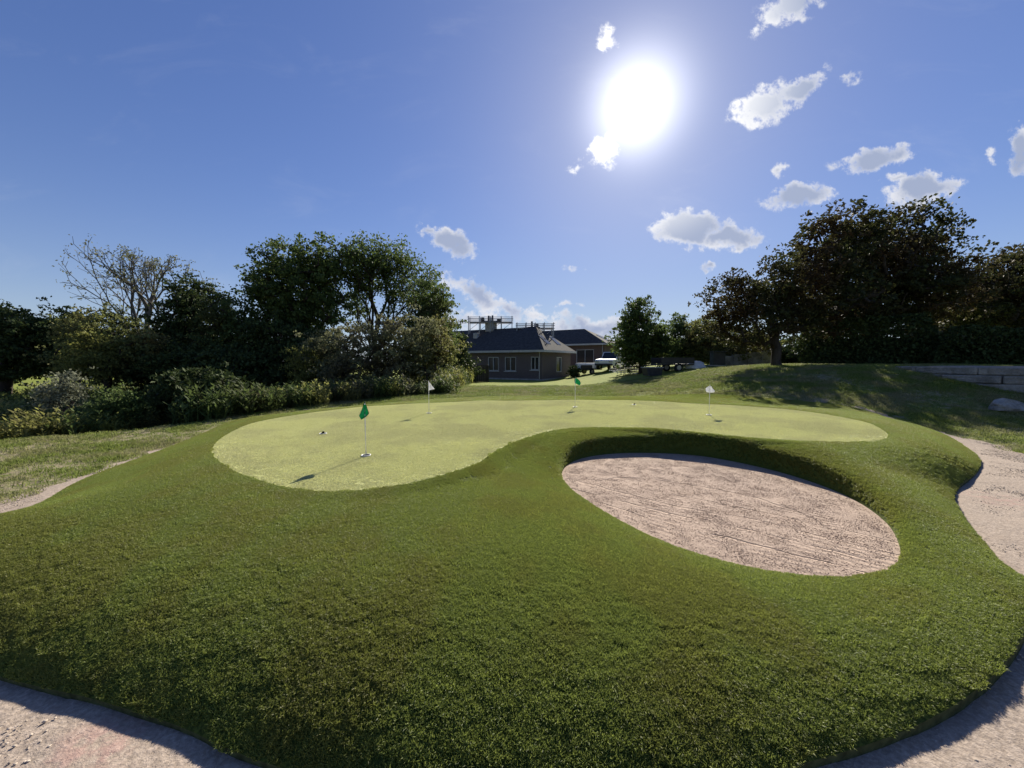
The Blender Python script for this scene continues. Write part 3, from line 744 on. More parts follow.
# ---- left side, far to near
GL = 'trees of the left thicket'
fan_tree('bare_tree', 'half bare tree with fanned pale twigs rising above the left thicket', 150, 27, 330, [(72, 268, 2, 4), (96, 258, 3, 4), (112, 252, 3, 4), (140, 247, 5, 5), (160, 250, 5, 4), (182, 258, 4, 4), (206, 270, 4, 4), (212, 290, 3, 3)], 'silver', 3.2, .085, .16, .26, simple('grey twig bark', (.12, .11, .095), .9, .1, .3, 6), 91)
tree('oak_tree', 'dense dark round tree left of the airy tall tree', 'tree', 300, [(290, 282, 38, 40), (275, 290, 26, 30), (308, 300, 40, 50), (322, 262, 24, 30), (285, 330, 40, 30)], 25, 'oak', K=330, lpc=92, leaf=.16, cr=.58, trunk_r=.33)
fan_tree('tall_tree', 'tall airy tree with see-through crown and forked stems', 376, 28, 345, [(318, 250, 3, 4), (332, 236, 4, 4), (350, 234, 4, 5), (372, 234, 5, 5), (395, 234, 5, 5), (412, 240, 4, 5), (425, 256, 4, 4), (345, 275, 3, 4), (405, 285, 4, 3)], 'oak', 13, .11, .30, .24, M_bark, 94, spread=.40, shrink=.84)
tree('leaning_tree', 'medium tree with loose crown at the right end of the thicket', 'tree', 432, [(432, 300, 22, 28), (440, 325, 20, 32), (418, 318, 20, 30), (425, 345, 26, 26)], 25, 'mid', K=150, lpc=90, leaf=.13, cr=.5, trunk_r=.2)
tree('silver_tree', 'bushy tree with silvery olive leaves in front of the dark oak', 'tree', 372, [(372, 345, 50, 28), (335, 352, 36, 24), (405, 340, 38, 24), (375, 370, 60, 18), (330, 378, 30, 12)], 19.5, 'silver', K=230, lpc=110, leaf=.10, cr=.42, trunk_r=.16, th=1.6, stems=3)
tree('hazel_tree', 'olive bushy tree between the silvery tree and the house', 'tree', 430, [(428, 350, 28, 24), (412, 365, 26, 16), (440, 340, 18, 20)], 21.5, 'olive', K=120, lpc=100, leaf=.11, cr=.45, trunk_r=.14, th=1.5, stems=2)
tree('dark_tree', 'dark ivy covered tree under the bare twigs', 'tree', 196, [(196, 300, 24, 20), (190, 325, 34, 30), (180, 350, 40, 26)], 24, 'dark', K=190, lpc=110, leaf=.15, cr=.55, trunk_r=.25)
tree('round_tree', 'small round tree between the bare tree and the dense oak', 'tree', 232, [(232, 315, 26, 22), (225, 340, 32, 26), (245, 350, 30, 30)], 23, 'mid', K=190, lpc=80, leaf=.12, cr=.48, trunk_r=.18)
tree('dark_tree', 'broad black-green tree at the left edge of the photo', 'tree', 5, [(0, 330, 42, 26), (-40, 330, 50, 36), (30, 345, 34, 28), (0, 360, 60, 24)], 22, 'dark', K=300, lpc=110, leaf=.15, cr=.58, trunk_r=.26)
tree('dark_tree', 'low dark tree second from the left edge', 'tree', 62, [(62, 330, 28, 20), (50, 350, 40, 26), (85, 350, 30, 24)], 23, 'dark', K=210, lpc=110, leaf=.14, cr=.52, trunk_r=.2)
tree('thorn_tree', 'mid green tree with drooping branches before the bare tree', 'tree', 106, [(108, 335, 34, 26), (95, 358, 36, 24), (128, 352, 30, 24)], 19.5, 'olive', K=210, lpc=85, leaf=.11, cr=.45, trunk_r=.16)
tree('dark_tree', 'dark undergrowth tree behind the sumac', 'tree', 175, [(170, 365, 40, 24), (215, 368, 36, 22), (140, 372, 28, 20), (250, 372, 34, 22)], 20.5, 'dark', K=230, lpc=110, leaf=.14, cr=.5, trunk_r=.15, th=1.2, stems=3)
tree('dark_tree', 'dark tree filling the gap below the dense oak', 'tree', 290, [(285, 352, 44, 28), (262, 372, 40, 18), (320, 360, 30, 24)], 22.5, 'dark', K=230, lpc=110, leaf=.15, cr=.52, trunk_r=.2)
tree('ivy_tree', 'shadowed bush beside the left end of the slate roofed house', 'bush', 462, [(455, 364, 15, 16), (442, 368, 18, 14), (468, 370, 10, 10), (458, 348, 9, 12)], 33, 'dark', K=110, lpc=110, leaf=.17, cr=.55, trunk_r=.15, th=1.)
# low growth, left
def shrub(name, label, px, lobes, Y, kind, cat='shrub', **k):
    d = dict(K=90, lpc=80, leaf=.08, cr=.28, trunk_r=.04, th=.5, stems=3, trunkname='stem'); d.update(k)
    return tree(name, label, cat, px, lobes, Y, kind, **d)
shrub('pale_shrub', 'pale leaved twiggy shrub standing in the yellow weeds', 60, [(58, 392, 18, 14), (50, 400, 14, 10), (68, 384, 12, 10)], 11.4, 'pale', K=70, lpc=38, leaf=.06, cr=.22)
shrub('round_shrub', 'grey-green rounded shrub right of the pale twiggy shrub', 122, [(124, 404, 19, 16), (112, 412, 18, 12), (136, 412, 12, 12)], 11.2, 'mid', K=110, lpc=75, leaf=.06, cr=.24)
shrub('sumac_shrub', 'feathery dark green sumac at the foot of the dark thicket', 190, [(185, 392, 34, 22), (215, 388, 26, 20), (165, 405, 20, 18)], 12.8, 'dark', K=130, lpc=80, leaf=.09, elong=2.6)
shrub('yellow_shrub', 'yellow-green sapling before the dense oak', 305, [(303, 362, 14, 20), (310, 378, 16, 14)], 18.5, 'yellow', K=60, lpc=70, leaf=.08, cr=.3)
shrub('yellow_shrub', 'yellowish sapling in the left thicket above the weeds', 84, [(84, 352, 14, 22), (80, 368, 16, 12)], 17.5, 'yellow', K=60, lpc=55, leaf=.09, cr=.32)
# tall weeds: nobody could count the stems
def weed_patch(n, rad, h, material, seed, leafs=9, lw=.018):
    r = np.random.default_rng(seed); V = []; Fc = []; at_ = []
    for i in range(n):
        rr = rad * math.sqrt(r.random()); an = r.random() * 6.28; x, y = rr * math.cos(an), rr * math.sin(an); hh = h * r.uniform(.55, 1.15); lx, ly = r.normal(0, .1 * hh, 2)
        o = len(V); w = .006; V += [(x - w, y, 0), (x + w, y, 0), (x + lx, y + ly, hh)]; Fc.append((o, o + 1, o + 2, o + 2)); vv_ = r.random(); at_ += [vv_] * 3
        for k in range(leafs):
            t = .15 + .85 * r.random(); a = r.random() * 6.28; ll = .13 * (1.2 - .6 * t) * r.uniform(.7, 1.3)
            c = np.array([x + lx * t, y + ly * t, hh * t]); d = np.array([math.cos(a), math.sin(a), .5 + .5 * r.random()]) * ll; s = np.array([-math.sin(a), math.cos(a), 0]) * lw
            o = len(V); V += [tuple(c), tuple(c + d * .5 + s), tuple(c + d), tuple(c + d * .5 - s)]; Fc.append((o, o + 1, o + 2, o + 3)); at_ += [min(1, vv_ * .5 + .6 * r.random())] * 4
        
    me = mesh_from('weeds', V, [tuple(dict.fromkeys(f)) for f in Fc], material, False, attr=at_); return me
Wd_ = [weed_patch(55, .38, .62, FOL['gold'], 600 + i) for i in range(4)] + [weed_patch(45, .38, .55, FOL['silver'], 620 + i) for i in range(2)] + [weed_patch(60, .4, .6, FOL['mid'], 640 + i) for i in range(3)]
def weeds(name, poly, step, pick, sc0, sc1, label):
    pl = np.array(poly, float); x, y = grid_points(pl.min(0), pl.max(0), step); k = sdf(pl, x, y) < 0; x, y = x[k], y[k]
    scatter(name, np.column_stack([x, y, zt(x, y) - .03]), rot_for(zt, x, y, False), (sc0 + (sc1 - sc0) * np.clip((vnoise(x, y, .45, 51, 3) - .25) * 1.7 + rng.normal(0, .18, len(x)), 0, 1)), rng.choice(pick, len(x)), Wd_, label)
weeds('goldenrod', [(-18, 7.4), (-13.2, 8.7), (-11.9, 9.3), (-11.0, 11.2), (-11.5, 13.5), (-20, 12)], .42, [0, 1, 2, 3, 0, 1, 6], .8, 1.5, 'bank of tall yellow-green goldenrod at the far left')
weeds('far_weeds', [(-34, 10), (-13, 12), (-10.5, 13.2), (-7.8, 18.3), (-3.2, 21.5), (-3.6, 31), (-34, 31)], .8, [2, 3, 6, 7, 8, 1], 1.3, 2.4, 'high weeds and brambles under the thicket trees')
weeds('tall_weeds', [(-9, 10.9), (-8.0, 12.2), (-7.1, 13.7), (-4.8, 16.6), (-3.0, 18.3), (-3.4, 20), (-5, 21), (-7.5, 18.5), (-9.5, 15), (-10.5, 12.5)], .44, [0, 4, 6, 7, 8, 5, 2, 6], .75, 1.75, 'strip of tall grey-green weeds along the back of the mound')

# ---- right side
GR = None
tree('linden_tree', 'compact dark tree with pointed top right of the houses', 'tree', 641, [(641, 335, 24, 24), (640, 315, 12, 14), (636, 350, 22, 16), (655, 348, 16, 14)], 30, 'oak', K=210, lpc=95, leaf=.16, cr=.5, trunk_r=.16, th=2)
tree('ash_tree', 'small loose tree behind the compact pointed tree', 'tree', 680, [(682, 335, 20, 22), (676, 352, 22, 16), (694, 345, 18, 20)], 33, 'mid', K=150, lpc=80, leaf=.15, cr=.5, trunk_r=.15)
tree('russet_tree', 'russet-green small tree between the loose tree and the spreading oak', 'tree', 712, [(712, 345, 24, 20), (728, 352, 26, 16), (705, 330, 16, 16)], 31, 'olive', K=180, lpc=90, leaf=.14, cr=.48, trunk_r=.16, th=1.6)
tree('russet_tree', 'low russet bush in front of the grey stone slabs', 'bush', 738, [(738, 352, 26, 14), (752, 346, 24, 16)], 29, 'olive', K=120, lpc=80, leaf=.13, cr=.4, trunk_r=.1, th=1.)
tree('spreading_tree', 'wide spreading oak with one dark trunk on the hill crest', 'tree', 777, [(735, 300, 28, 26), (765, 285, 28, 32), (795, 290, 32, 36), (760, 325, 44, 22), (722, 325, 22, 18), (810, 320, 22, 22)], 21.5, 'maple', K=330, lpc=58, leaf=.13, cr=.48, trunk_r=.24, th=1.8)
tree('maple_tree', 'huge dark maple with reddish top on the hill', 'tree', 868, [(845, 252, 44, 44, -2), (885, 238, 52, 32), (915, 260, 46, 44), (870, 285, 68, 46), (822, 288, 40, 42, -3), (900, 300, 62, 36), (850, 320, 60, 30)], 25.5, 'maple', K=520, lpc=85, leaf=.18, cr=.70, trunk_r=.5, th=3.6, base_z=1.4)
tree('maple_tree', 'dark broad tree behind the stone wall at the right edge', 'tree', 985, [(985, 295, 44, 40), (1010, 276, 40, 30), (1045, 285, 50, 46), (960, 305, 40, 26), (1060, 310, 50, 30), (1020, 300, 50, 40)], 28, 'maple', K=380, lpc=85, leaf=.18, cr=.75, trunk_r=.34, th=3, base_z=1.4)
for px, ww, lb in ((700, 30, 'distant dark tree just right of the russet tree'), (800, 34, 'distant dark tree seen under the boughs left of the hedge'), (752, 30, 'distant dark tree between the russet bush and the spreading oak')):
    tree('distant_tree', lb, 'tree', px, [(px, 350, ww, 16), (px - 15, 362, ww * .7, 12), (px + 18, 362, ww * .7, 12)], 44, 'dark', K=110, lpc=90, leaf=.26, cr=.7, trunk_r=.2, th=1.2)
# clipped dark hedge
def hedge(name, label, pxa, pxb, Ya, Yb, h, seed, base_z=1.4, leaf=.11):
    r = np.random.default_rng(seed); a = np.array(Q(pxa, 361, Ya)); b = np.array(Q(pxb, 361, Yb)); L = np.linalg.norm((b - a)[:2]); d = (b - a) / L; nrm = np.array([-d[1], d[0], 0])
    n = int(L * h * 520); t = r.random(n) * L; top = h * (1 + .30 * (vnoise(t, t * 0, .45, seed, 4) - .5) * 2) * np.minimum(1, .35 + np.minimum(t, L - t) / 1.6)
    side = r.random(n); zz_ = np.where(side < .7, r.random(n) ** .8, 1 - .12 * r.random(n)) * top; off = np.where(side < .7, -.9 + r.normal(0, .14, n), r.uniform(-.9, .9, n)) + .25 * (vnoise(t, zz_, 1.1, seed + 1, 2) - .5) * 2
    C = a[None, :] * [1, 1, 0] + d[None, :] * [1, 1, 0] * t[:, None] + nrm[None, :] * off[:, None]; C[:, 2] = base_z - .1 + zz_
    root = empty(name, (a[0], a[1], base_z)); tag(root, label, 'hedge'); sh = np.array([a[0], a[1], base_z])
    link('foliage', leaf_mesh('foliage', C - sh, leaf, FOL['dark'], seed), root)
    mb = MB()
    for q in np.arange(.5, L, 1.3):
        p = a + d * q - sh; p[2] = -.3; mb.tube([p, p + np.array([.05, .05, h * .7])], [.05, .02], 5)
        for s in range(3): mb.tube([p + np.array([0, 0, .3 * s + .4]), p + np.array([r.normal(0, .4), r.normal(0, .4), h * .6])], [.025, .008], 4)
    # dense woody inside
    c = a + d * L / 2 - sh
    mb.build('stem', M_bark, root)
    core = MB().box((c[0] , c[1], h * .32 - .1), (L * .92, .7, h * .62), math.atan2(d[1], d[0]), bev=.3); core.build('inner_branches', FOL['dark'], root)
    return root
hedge('hedge', 'tall dark hedge on the hill crest under the maple', 795, 935, 24.5, 22.5, 2.9, 71, base_z=1.45)
hedge('hedge', 'dark hedge behind the limestone wall at the right edge', 925, 1110, 22.0, 19.0, 2.55, 72, base_z=1.5)

# ------------------------------------------------------------------ flags and cups
M_white = simple('white plastic', (.75, .75, .73), .4, .4, .05, 4)
M_pole = simple('flag stick', (.72, .70, .68), .35, .5, .1, 20)
M_cupdark = simple('dark cap and painted cup shade', (.02, .02, .018), .9, .1, .1, 8)  # near-black for the cap and for the shade painted in the cup
def cloth(name, c, trans):
    m, b = mat(name); g = b.n('ShaderNodeNewGeometry').outputs['Position']; n = b.noise(g, 14, 3, .5)
    col = b.mix(b.ss(n, .3, .7), tuple(x * .85 for x in c), c); p = bsdf(b, col, .6, .3)
    t = b.n('ShaderNodeBsdfTranslucent'); b.put(t.inputs[0], col); mx = b.n('ShaderNodeMixShader'); mx.inputs[0].default_value = trans
    m.node_tree.links.new(p, mx.inputs[1]); m.node_tree.links.new(t.outputs[0], mx.inputs[2]); return finish(m, b, mx.outputs[0])
M_green = cloth('green flag cloth', (.02, .42, .17), .45); M_hem = cloth('dark green hem', (.008, .10, .05), .3); M_wcl = cloth('white flag cloth', (.86, .86, .88), .45)
def cup(root, r=.054):
    mb = MB(); V = []; n = 24
    for rr, z in ((r + .012, .010), (r + .012, .016), (r, .016), (r, -.03)):
        for k in range(n): V.append((rr * math.cos(6.2832 * k / n), rr * math.sin(6.2832 * k / n), z))
    Fc = [(i * n + k, i * n + (k + 1) % n, (i + 1) * n + (k + 1) % n, (i + 1) * n + k) for i in range(3) for k in range(n)]
    mb.add(V, Fc).build('cup_rim', M_white, root, True)
    MB().add([(r * .98 * math.cos(6.2832 * k / n), r * .98 * math.sin(6.2832 * k / n), .013) for k in range(n)], [tuple(range(n))]).build('cup_painted_shade', M_cupdark, root)  # flat dark disc inside the rim paints the shade of the cup's depth
def flag(label, px, py, py_top, color, outline, lean=0):
    x, y = P(px, py, ZG); h = (py - py_top) / (py - 361.5) * (CAMZ - ZG)
    z = float(z_turf(np.array([x]), np.array([y]))[0]); root = empty('golf_flag', (x, y, z)); tag(root, label, 'flag', 'flags standing on the putting green')
    MB().tube([(0, 0, -.02), (lean * .5, 0, h * .5), (lean, 0, h)], [.0085, .0075, .006], 8).build('flagstick', M_pole, root, True)
    MB().tube([(lean, 0, h - .004), (lean, 0, h + .012), (lean, 0, h + .016)], [.011, .011, .004], 8).build('ball_top', M_white if color != M_green else M_hem, root, True)
    cup(root)
    # cloth: outline gives half-widths down the height, with folds
    m = 14; V = []; Fc = []; nseg = 8
    for i in range(m + 1):
        t = i / m; l = np.interp(t, [q[0] for q in outline], [q[1] for q in outline]); rr = np.interp(t, [q[0] for q in outline], [q[2] for q in outline]); zz_ = h * .985 - t * outline[-1][3]
        for j in range(nseg + 1):
            s = j / nseg; V.append((lean + l + (rr - l) * s, .014 * math.sin(s * 9 + t * 3) + .010 * math.sin(t * 5) - .008, zz_ - .01 * math.sin(s * 3)))
    for i in range(m):
        for j in range(nseg): o = i * (nseg + 1) + j; Fc.append((o, o + 1, o + nseg + 2, o + nseg + 1))
    f = link('flag_cloth', mesh_from('flag_cloth', V, Fc, color, True), root)
    sol = f.modifiers.new('thick', 'SOLIDIFY'); sol.thickness = .0015
    if color == M_green:
        mb = MB(); L = [V[i * (nseg + 1)] for i in range(m + 1)]; Rr = [V[i * (nseg + 1) + nseg] for i in range(m + 1)]
        mb.tube(L, .0045, 6); mb.tube(Rr, .0045, 6); mb.build('hem', M_hem, f, True)
    return root
dia = [(0, -.012, .014, .21), (.3, -.035, .035, .21), (.62, -.062, .066, .21), (.8, -.078, .035, .21), (1, -.045, -.035, .21)]
flag('nearest flag of the green, green cloth hanging in a diamond', 366, 455, 402, M_green, dia, -.003)
wtri = [(0, -.005, .03, .2), (.35, -.004, .075, .2), (.7, -.002, .13, .2), (.86, .0, .16, .2), (1, .0, .02, .2)]
flag('white flag with pale cloth in front of the tall weeds', 429, 413, 381.5, M_wcl, wtri)
gtri = [(0, -.01, .03, .2), (.3, -.02, .11, .2), (.7, -.01, .15, .2), (1, .10, .13, .2)]
flag('small far green flag in front of the houses', 575, 407.5, 378, M_green, gtri)
wful = [(0, -.03, .03, .15), (.35, -.09, .06, .15), (.75, -.10, .11, .15), (1, -.08, .10, .15)]
flag('white flag blown out full at the right of the green', 709, 415, 385.5, M_wcl, wful)
for lb, px, py in (('open hole without a flag left of the nearest green flag', 323, 434), ('open hole without a flag at the back of the green', 634, 404.5), ):
    x, y = P(px, py, ZG); root = empty('golf_hole', (x, y, float(z_turf(np.array([x]), np.array([y]))[0]))); tag(root, lb, 'golf hole', 'holes without flags'); cup(root)
    a = 1.2; MB().tube([(.0, -.01, .012), (.01, -.012, .035), (.03, -.012, .045)], [.02, .022, .008], 8).build('cup_cap', M_cupdark, root, True)

# ------------------------------------------------------------------ houses
def brick(name, c1, c2, mortar, sc_=4.):
    m, b = mat(name); tcn = b.n('ShaderNodeTexCoord').outputs['Object']; sp = b.n('ShaderNodeSeparateXYZ'); b.put(sp.inputs[0], tcn)
    c = b.n('ShaderNodeCombineXYZ'); b.put(c.inputs[0], b.m('ADD', sp.outputs[0], sp.outputs[1])); b.put(c.inputs[1], sp.outputs[2])
    bt = b.n('ShaderNodeTexBrick'); bt.inputs['Scale'].default_value = sc_; b.put(bt.inputs['Vector'], c.outputs[0]); bt.inputs['Mortar Size'].default_value = .02
    for i, q in zip(('Color1', 'Color2', 'Mortar'), (c1, c2, mortar)): bt.inputs[i].default_value = (*q, 1)
    col = b.mix(b.m('MULTIPLY', b.noise(tcn, 1.5, 4), .5), bt.outputs[0], tuple(x * .6 for x in c1))
    return finish(m, b, bsdf(b, col, .9, .15, bt.outputs['Fac'], .4, .01))
M_brickg = brick('grey brown brick', (.16, .125, .115), (.11, .09, .085), (.20, .18, .17))
M_brickr = brick('red brown brick', (.15, .10, .08), (.11, .072, .058), (.22, .18, .16))
def shingle():
    m, b = mat('slate shingle'); g = b.n('ShaderNodeTexCoord').outputs['Object']; sp = b.n('ShaderNodeSeparateXYZ'); b.put(sp.inputs[0], g)
    w = b.m('FRACT', b.m('MULTIPLY', sp.outputs[2], 7.)); n = b.noise(g, 4, 4, .7)
    col = b.mix(b.ss(n, .3, .7), (.050, .048, .048), (.092, .088, .086)); col = b.mix(b.ss(w, 0, .15, .35, 0), col, (.02, .02, .024))
    return finish(m, b, bsdf(b, col, .9, .08, w, .4, .02))
M_roof = shingle()
M_trim = simple('grey white trim', (.42, .42, .41), .5, .3, .1, 2)
M_glass, gb = mat('window glass'); finish(M_glass, gb, bsdf(gb, (.02, .025, .03), .12, .3))
M_dark = simple('dark metal', (.03, .03, .034), .5, .4, .2, 3)
M_steel = simple('galvanised tube', (.34, .34, .35), .5, .5, .2, 6, metal=.3)
M_plank = simple('scaffold plank', (.18, .14, .10), .8, .2, .3, 5)
def house(name, label, corner, rz, L, D, eave, ridge_z, hipx, wallmat, z0, wins, sidewins, skyl=(), over=.45, trimcol=None):
    root = empty(name, (corner[0], corner[1], z0), rz); tag(root, label, 'house')
    # walls: outer shell of butted slabs with openings for windows, local x from -L to 0, y from 0 to D
    def wall_run(mb, along, length, openings, fixed, horiz):
        xs_ = [0]; 
        for (a, w, s, h) in sorted(openings): xs_ += [a, a + w]
        xs_.append(length); k = 0
        def add(a, b, z1, z2):
            if b - a < 1e-4 or z2 - z1 < 1e-4: return
            if horiz: mb.box((-(a + b) / 2, fixed, (z1 + z2) / 2), (b - a, .22, z2 - z1))
            else: mb.box((fixed, (a + b) / 2, (z1 + z2) / 2), (.22, b - a, z2 - z1))
        cur = 0
        for (a, w, s, h) in sorted(openings):
            add(cur, a, 0, eave); add(a, a + w, 0, s); add(a, a + w, s + h, eave); cur = a + w
        add(cur, length, 0, eave)
    mb = MB(); wall_run(mb, 'x', L, wins, .11, True); mb.box((-L / 2, D - .11, eave / 2), (L, .22, eave))
    mbs = MB(); 
    side = [(a, w, s, h) for (a, w, s, h) in sidewins]
    cur = .22
    def addy(a, b, z1, z2):
        if b - a > 1e-4 and z2 - z1 > 1e-4: mb.box((-.11, (a + b) / 2, (z1 + z2) / 2), (.22, b - a, z2 - z1))
    for (a, w, s, h) in sorted(side): addy(cur, a, 0, eave); addy(a, a + w, 0, s); addy(a, a + w, s + h, eave); cur = a + w
    addy(cur, D - .22, 0, eave); mb.box((-L + .11, D / 2, eave / 2), (.22, D - .44, eave))
    mb.build('wall', wallmat, root)
    MB().box((-L / 2, D / 2, -.15), (L + .1, D + .1, .3)).build('foundation', simple('concrete base', (.3, .3, .29), .9, .1), root)
    for (a, w, s, h) in wins:
        fr = MB(); c = -(a + w / 2); t = .07
        fr.box((c, .09, s + t / 2), (w, .16, t)); fr.box((c, .09, s + h - t / 2), (w, .16, t))
        for xx in (c - w / 2 + t / 2, c + w / 2 - t / 2, c): fr.box((xx, .085, s + h / 2), (t, .15, h - 2 * t))
        f = fr.build('window', M_trim, root); MB().box((c, .14, s + h / 2), (w - .02, .02, h - .02)).build('pane', M_glass, f); MB().box((c, -.03, s - .05), (w + .2, .14, .08)).build('sill', M_trim, f)
    for (a, w, s, h) in side:
        fr = MB(); c = a + w / 2; t = .07
        fr.box((-.09, c, s + t / 2), (.16, w, t)); fr.box((-.09, c, s + h - t / 2), (.16, w, t))
        for yy in (c - w / 2 + t / 2, c + w / 2 - t / 2): fr.box((-.085, yy, s + h / 2), (.15, t, h - 2 * t))
        f = fr.build('window', M_trim, root); MB().box((-.14, c, s + h / 2), (.02, w - .02, h - .02)).build('pane', M_glass, f)
    # hip roof
    o = over; e = eave + .02; r0, r1 = -L + hipx, -hipx; ym = D / 2; th = .12
    V = [(-L - o, -o, e), (o, -o, e), (o, D + o, e), (-L - o, D + o, e), (r0, ym, ridge_z), (r1, ym, ridge_z)]
    V += [(a, b, c + th) for (a, b, c) in V]
    Fc = [(0, 3, 2, 1), (6, 7, 11, 10), (7, 8, 11), (8, 9, 10, 11), (9, 6, 10), (0, 1, 7, 6), (1, 2, 8, 7), (2, 3, 9, 8), (3, 0, 6, 9)]
    rf_ = MB().add(V, Fc).build('roof', M_roof, root)
    fa = MB(); 
    for (c, s) in (((-L / 2, -o - .035, e + .02), (L + 2 * o + .14, .07, .22)), ((o + .035, D / 2, e + .02), (.07, D + 2 * o, .22))): fa.box(c, s)
    fa.build('gutter', M_trim, root)
    MB().tube([(-.25, -.06, 0), (-.25, -.06, eave - .1), (-.25, -o, eave + .0)], .045, 6).build('downspout', M_trim, root)
    for (t0, sl_) in skyl:     # on the right-hand slope
        y0 = t0; zz1 = lambda q: e + th + (ridge_z - e) * (o - q) / (o + hipx)
        x1, x2 = -hipx * .12, -hipx * .52
        MB().add([(x1, y0, zz1(x1) + .05), (x1, y0 + .9, zz1(x1) + .05), (x2, y0 + .9, zz1(x2) + .05), (x2, y0, zz1(x2) + .05), (x1, y0, zz1(x1) - .05), (x1, y0 + .9, zz1(x1) - .05), (x2, y0 + .9, zz1(x2) - .05), (x2, y0, zz1(x2) - .05)],
                 [(0, 1, 2, 3), (4, 7, 6, 5), (0, 4, 5, 1), (1, 5, 6, 2), (2, 6, 7, 3), (3, 7, 4, 0)]).build('skylight', M_glass, rf_)
    return root, rf_
z0 = float(zt(np.array([5.6]), np.array([38.]))[0])
HR = R(-32)
h1, rf1 = house('brick_house', 'long grey-brown brick house with dark hipped roof and scaffolding on top', (2.95, 38.), HR, 18, 7, 2.72, 5.38, 2.6, M_brickg, z0,
    [(.35, .9, .9, 1.3), (3.0, 1.35, .75, 1.45), (5.15, 1.35, .75, 1.45), (13, 1.2, .75, 1.4)], [(3.3, 1.3, .6, 1.6)], skyl=((1.7, 0), (4.2, 0)))
MB().box((-9.6, 2.0, 4.2), (.55, .4, 1.6), bev=.02).build('vent_stack', simple('light stucco', (.42, .40, .37), .9, .1), rf1)
z1 = float(zt(np.array([12.]), np.array([50.]))[0])
h2, rf2 = house('brick_house', 'red-brown brick garage wing with white fascia behind the parked vehicles', (12.4, 52.), R(-35), 17, 6, 2.9, 5.25, 4.3, M_brickr, z1,
    [(1.5, 2.6, .15, 2.1), (5.2, 2.6, .15, 2.1), (9, 1.2, .9, 1.3)], [(3, 1.2, .9, 1.2)], skyl=((2.5, 0),))
# chimneys, each its own stack of masonry standing through the long roof
M_stone = simple('pale chimney block', (.36, .34, .31), .9, .1, .25, 5, bump=.4)
def chimney(px, Y, py0, py1, w, m, parent_label, pots):
    x, _, za = Q(px, py0, Y); zb = Q(px, py1, Y)[2]; inv = h1.matrix_basis.inverted() if False else None
    cr = Matrix.Translation(h1.location) @ Matrix.Rotation(HR, 4, 'Z'); q = cr.inverted() @ Vector((x, Y, za)); hgt = zb - za + 1.4
    c = MB().box((q.x, q.y, q.z + (zb - za) / 2 - .7), (w, w * .8, hgt), bev=.02).box((q.x, q.y, q.z + zb - za + .06), (w + .16, w * .8 + .16, .12)).build('chimney', m, rf1)
    for k in range(pots): MB().tube([(q.x - w * .3 + k * w * .5, q.y, q.z + zb - za + .1), (q.x - w * .3 + k * w * .5, q.y, q.z + zb - za + .75)], [.13, .10], 10).build('chimney_pot', M_dark, c)
chimney(491, 45.5, 331, 322, 1.1, M_stone, '', 2); chimney(534, 43.5, 331, 328, .9, M_dark, '', 1)
def scaffold(label, pxa, pxb, Y, py_bot, py_plat, py_rail, bays, depth=1.6, extra=()):
    xa, _, zb = Q(pxa, py_bot, Y); xb = Q(pxb, py_bot, Y)[0]; zp_ = Q(pxa, py_plat, Y)[2]; zr = Q(pxa, py_rail, Y)[2]
    root = empty('scaffold', (xa, Y, zb)); tag(root, label, 'scaffold'); L = xb - xa; hp, hr = zp_ - zb, zr - zb
    for i in range(bays + 1):
        for y in (0, depth): MB().tube([(L * i / bays, y, -.35), (L * i / bays, y, hr + .12)], .048, 6).build('post', M_steel, root)
    for zz_ in (hp, (hp + hr) / 2 + .05, hr):
        for y in (-.035, depth + .035): MB().tube([(-.15, y, zz_), (L + .15, y, zz_)], .03, 6).build('rail', M_steel, root)
    for i in range(bays): MB().tube([(L * i / bays, -.05, .0), (L * (i + 1) / bays, -.05, hp)], .025, 6).build('brace', M_steel, root)
    for i in range(bays): MB().box((L * (i + .5) / bays, depth / 2, hp + .07), (L / bays - .04, depth * .95, .05)).build('platform', M_plank, root)
    for (a, w, h) in extra: MB().box((a * L, depth * .4, hp + .1 + h / 2), (w, .5, h), bev=.06).build('brick_pallet', M_dark, root)
    return root
scaffold('scaffold on the left half of the long roof round the pale chimney', 468.5, 512, 44.8, 331, 322.3, 317, 4, extra=((.32, .4, .5), (.7, .5, .35)))
scaffold('smaller scaffold at the right end of the long roof', 517, 553.5, 43, 336, 328.5, 323.5, 4, extra=((.55, .4, .45),))
# board fence, left end of the house
fz = float(zt(np.array([-5.]), np.array([34.]))[0])
fr = empty('board_fence', (-6.4, 34.5, fz)); tag(fr, 'dark board fence in shade left of the long house', 'fence')
mb = MB()
for i in range(24): mb.box((i * .185, 0, .75), (.17, .025, 1.5))
mb.build('boards', simple('dark timber', (.05, .045, .04), .9, .1), fr)
for q in (0, 1.9, 4.2): MB().box((q, .08, .8), (.1, .1, 1.62)).build('post', M_plank, fr)

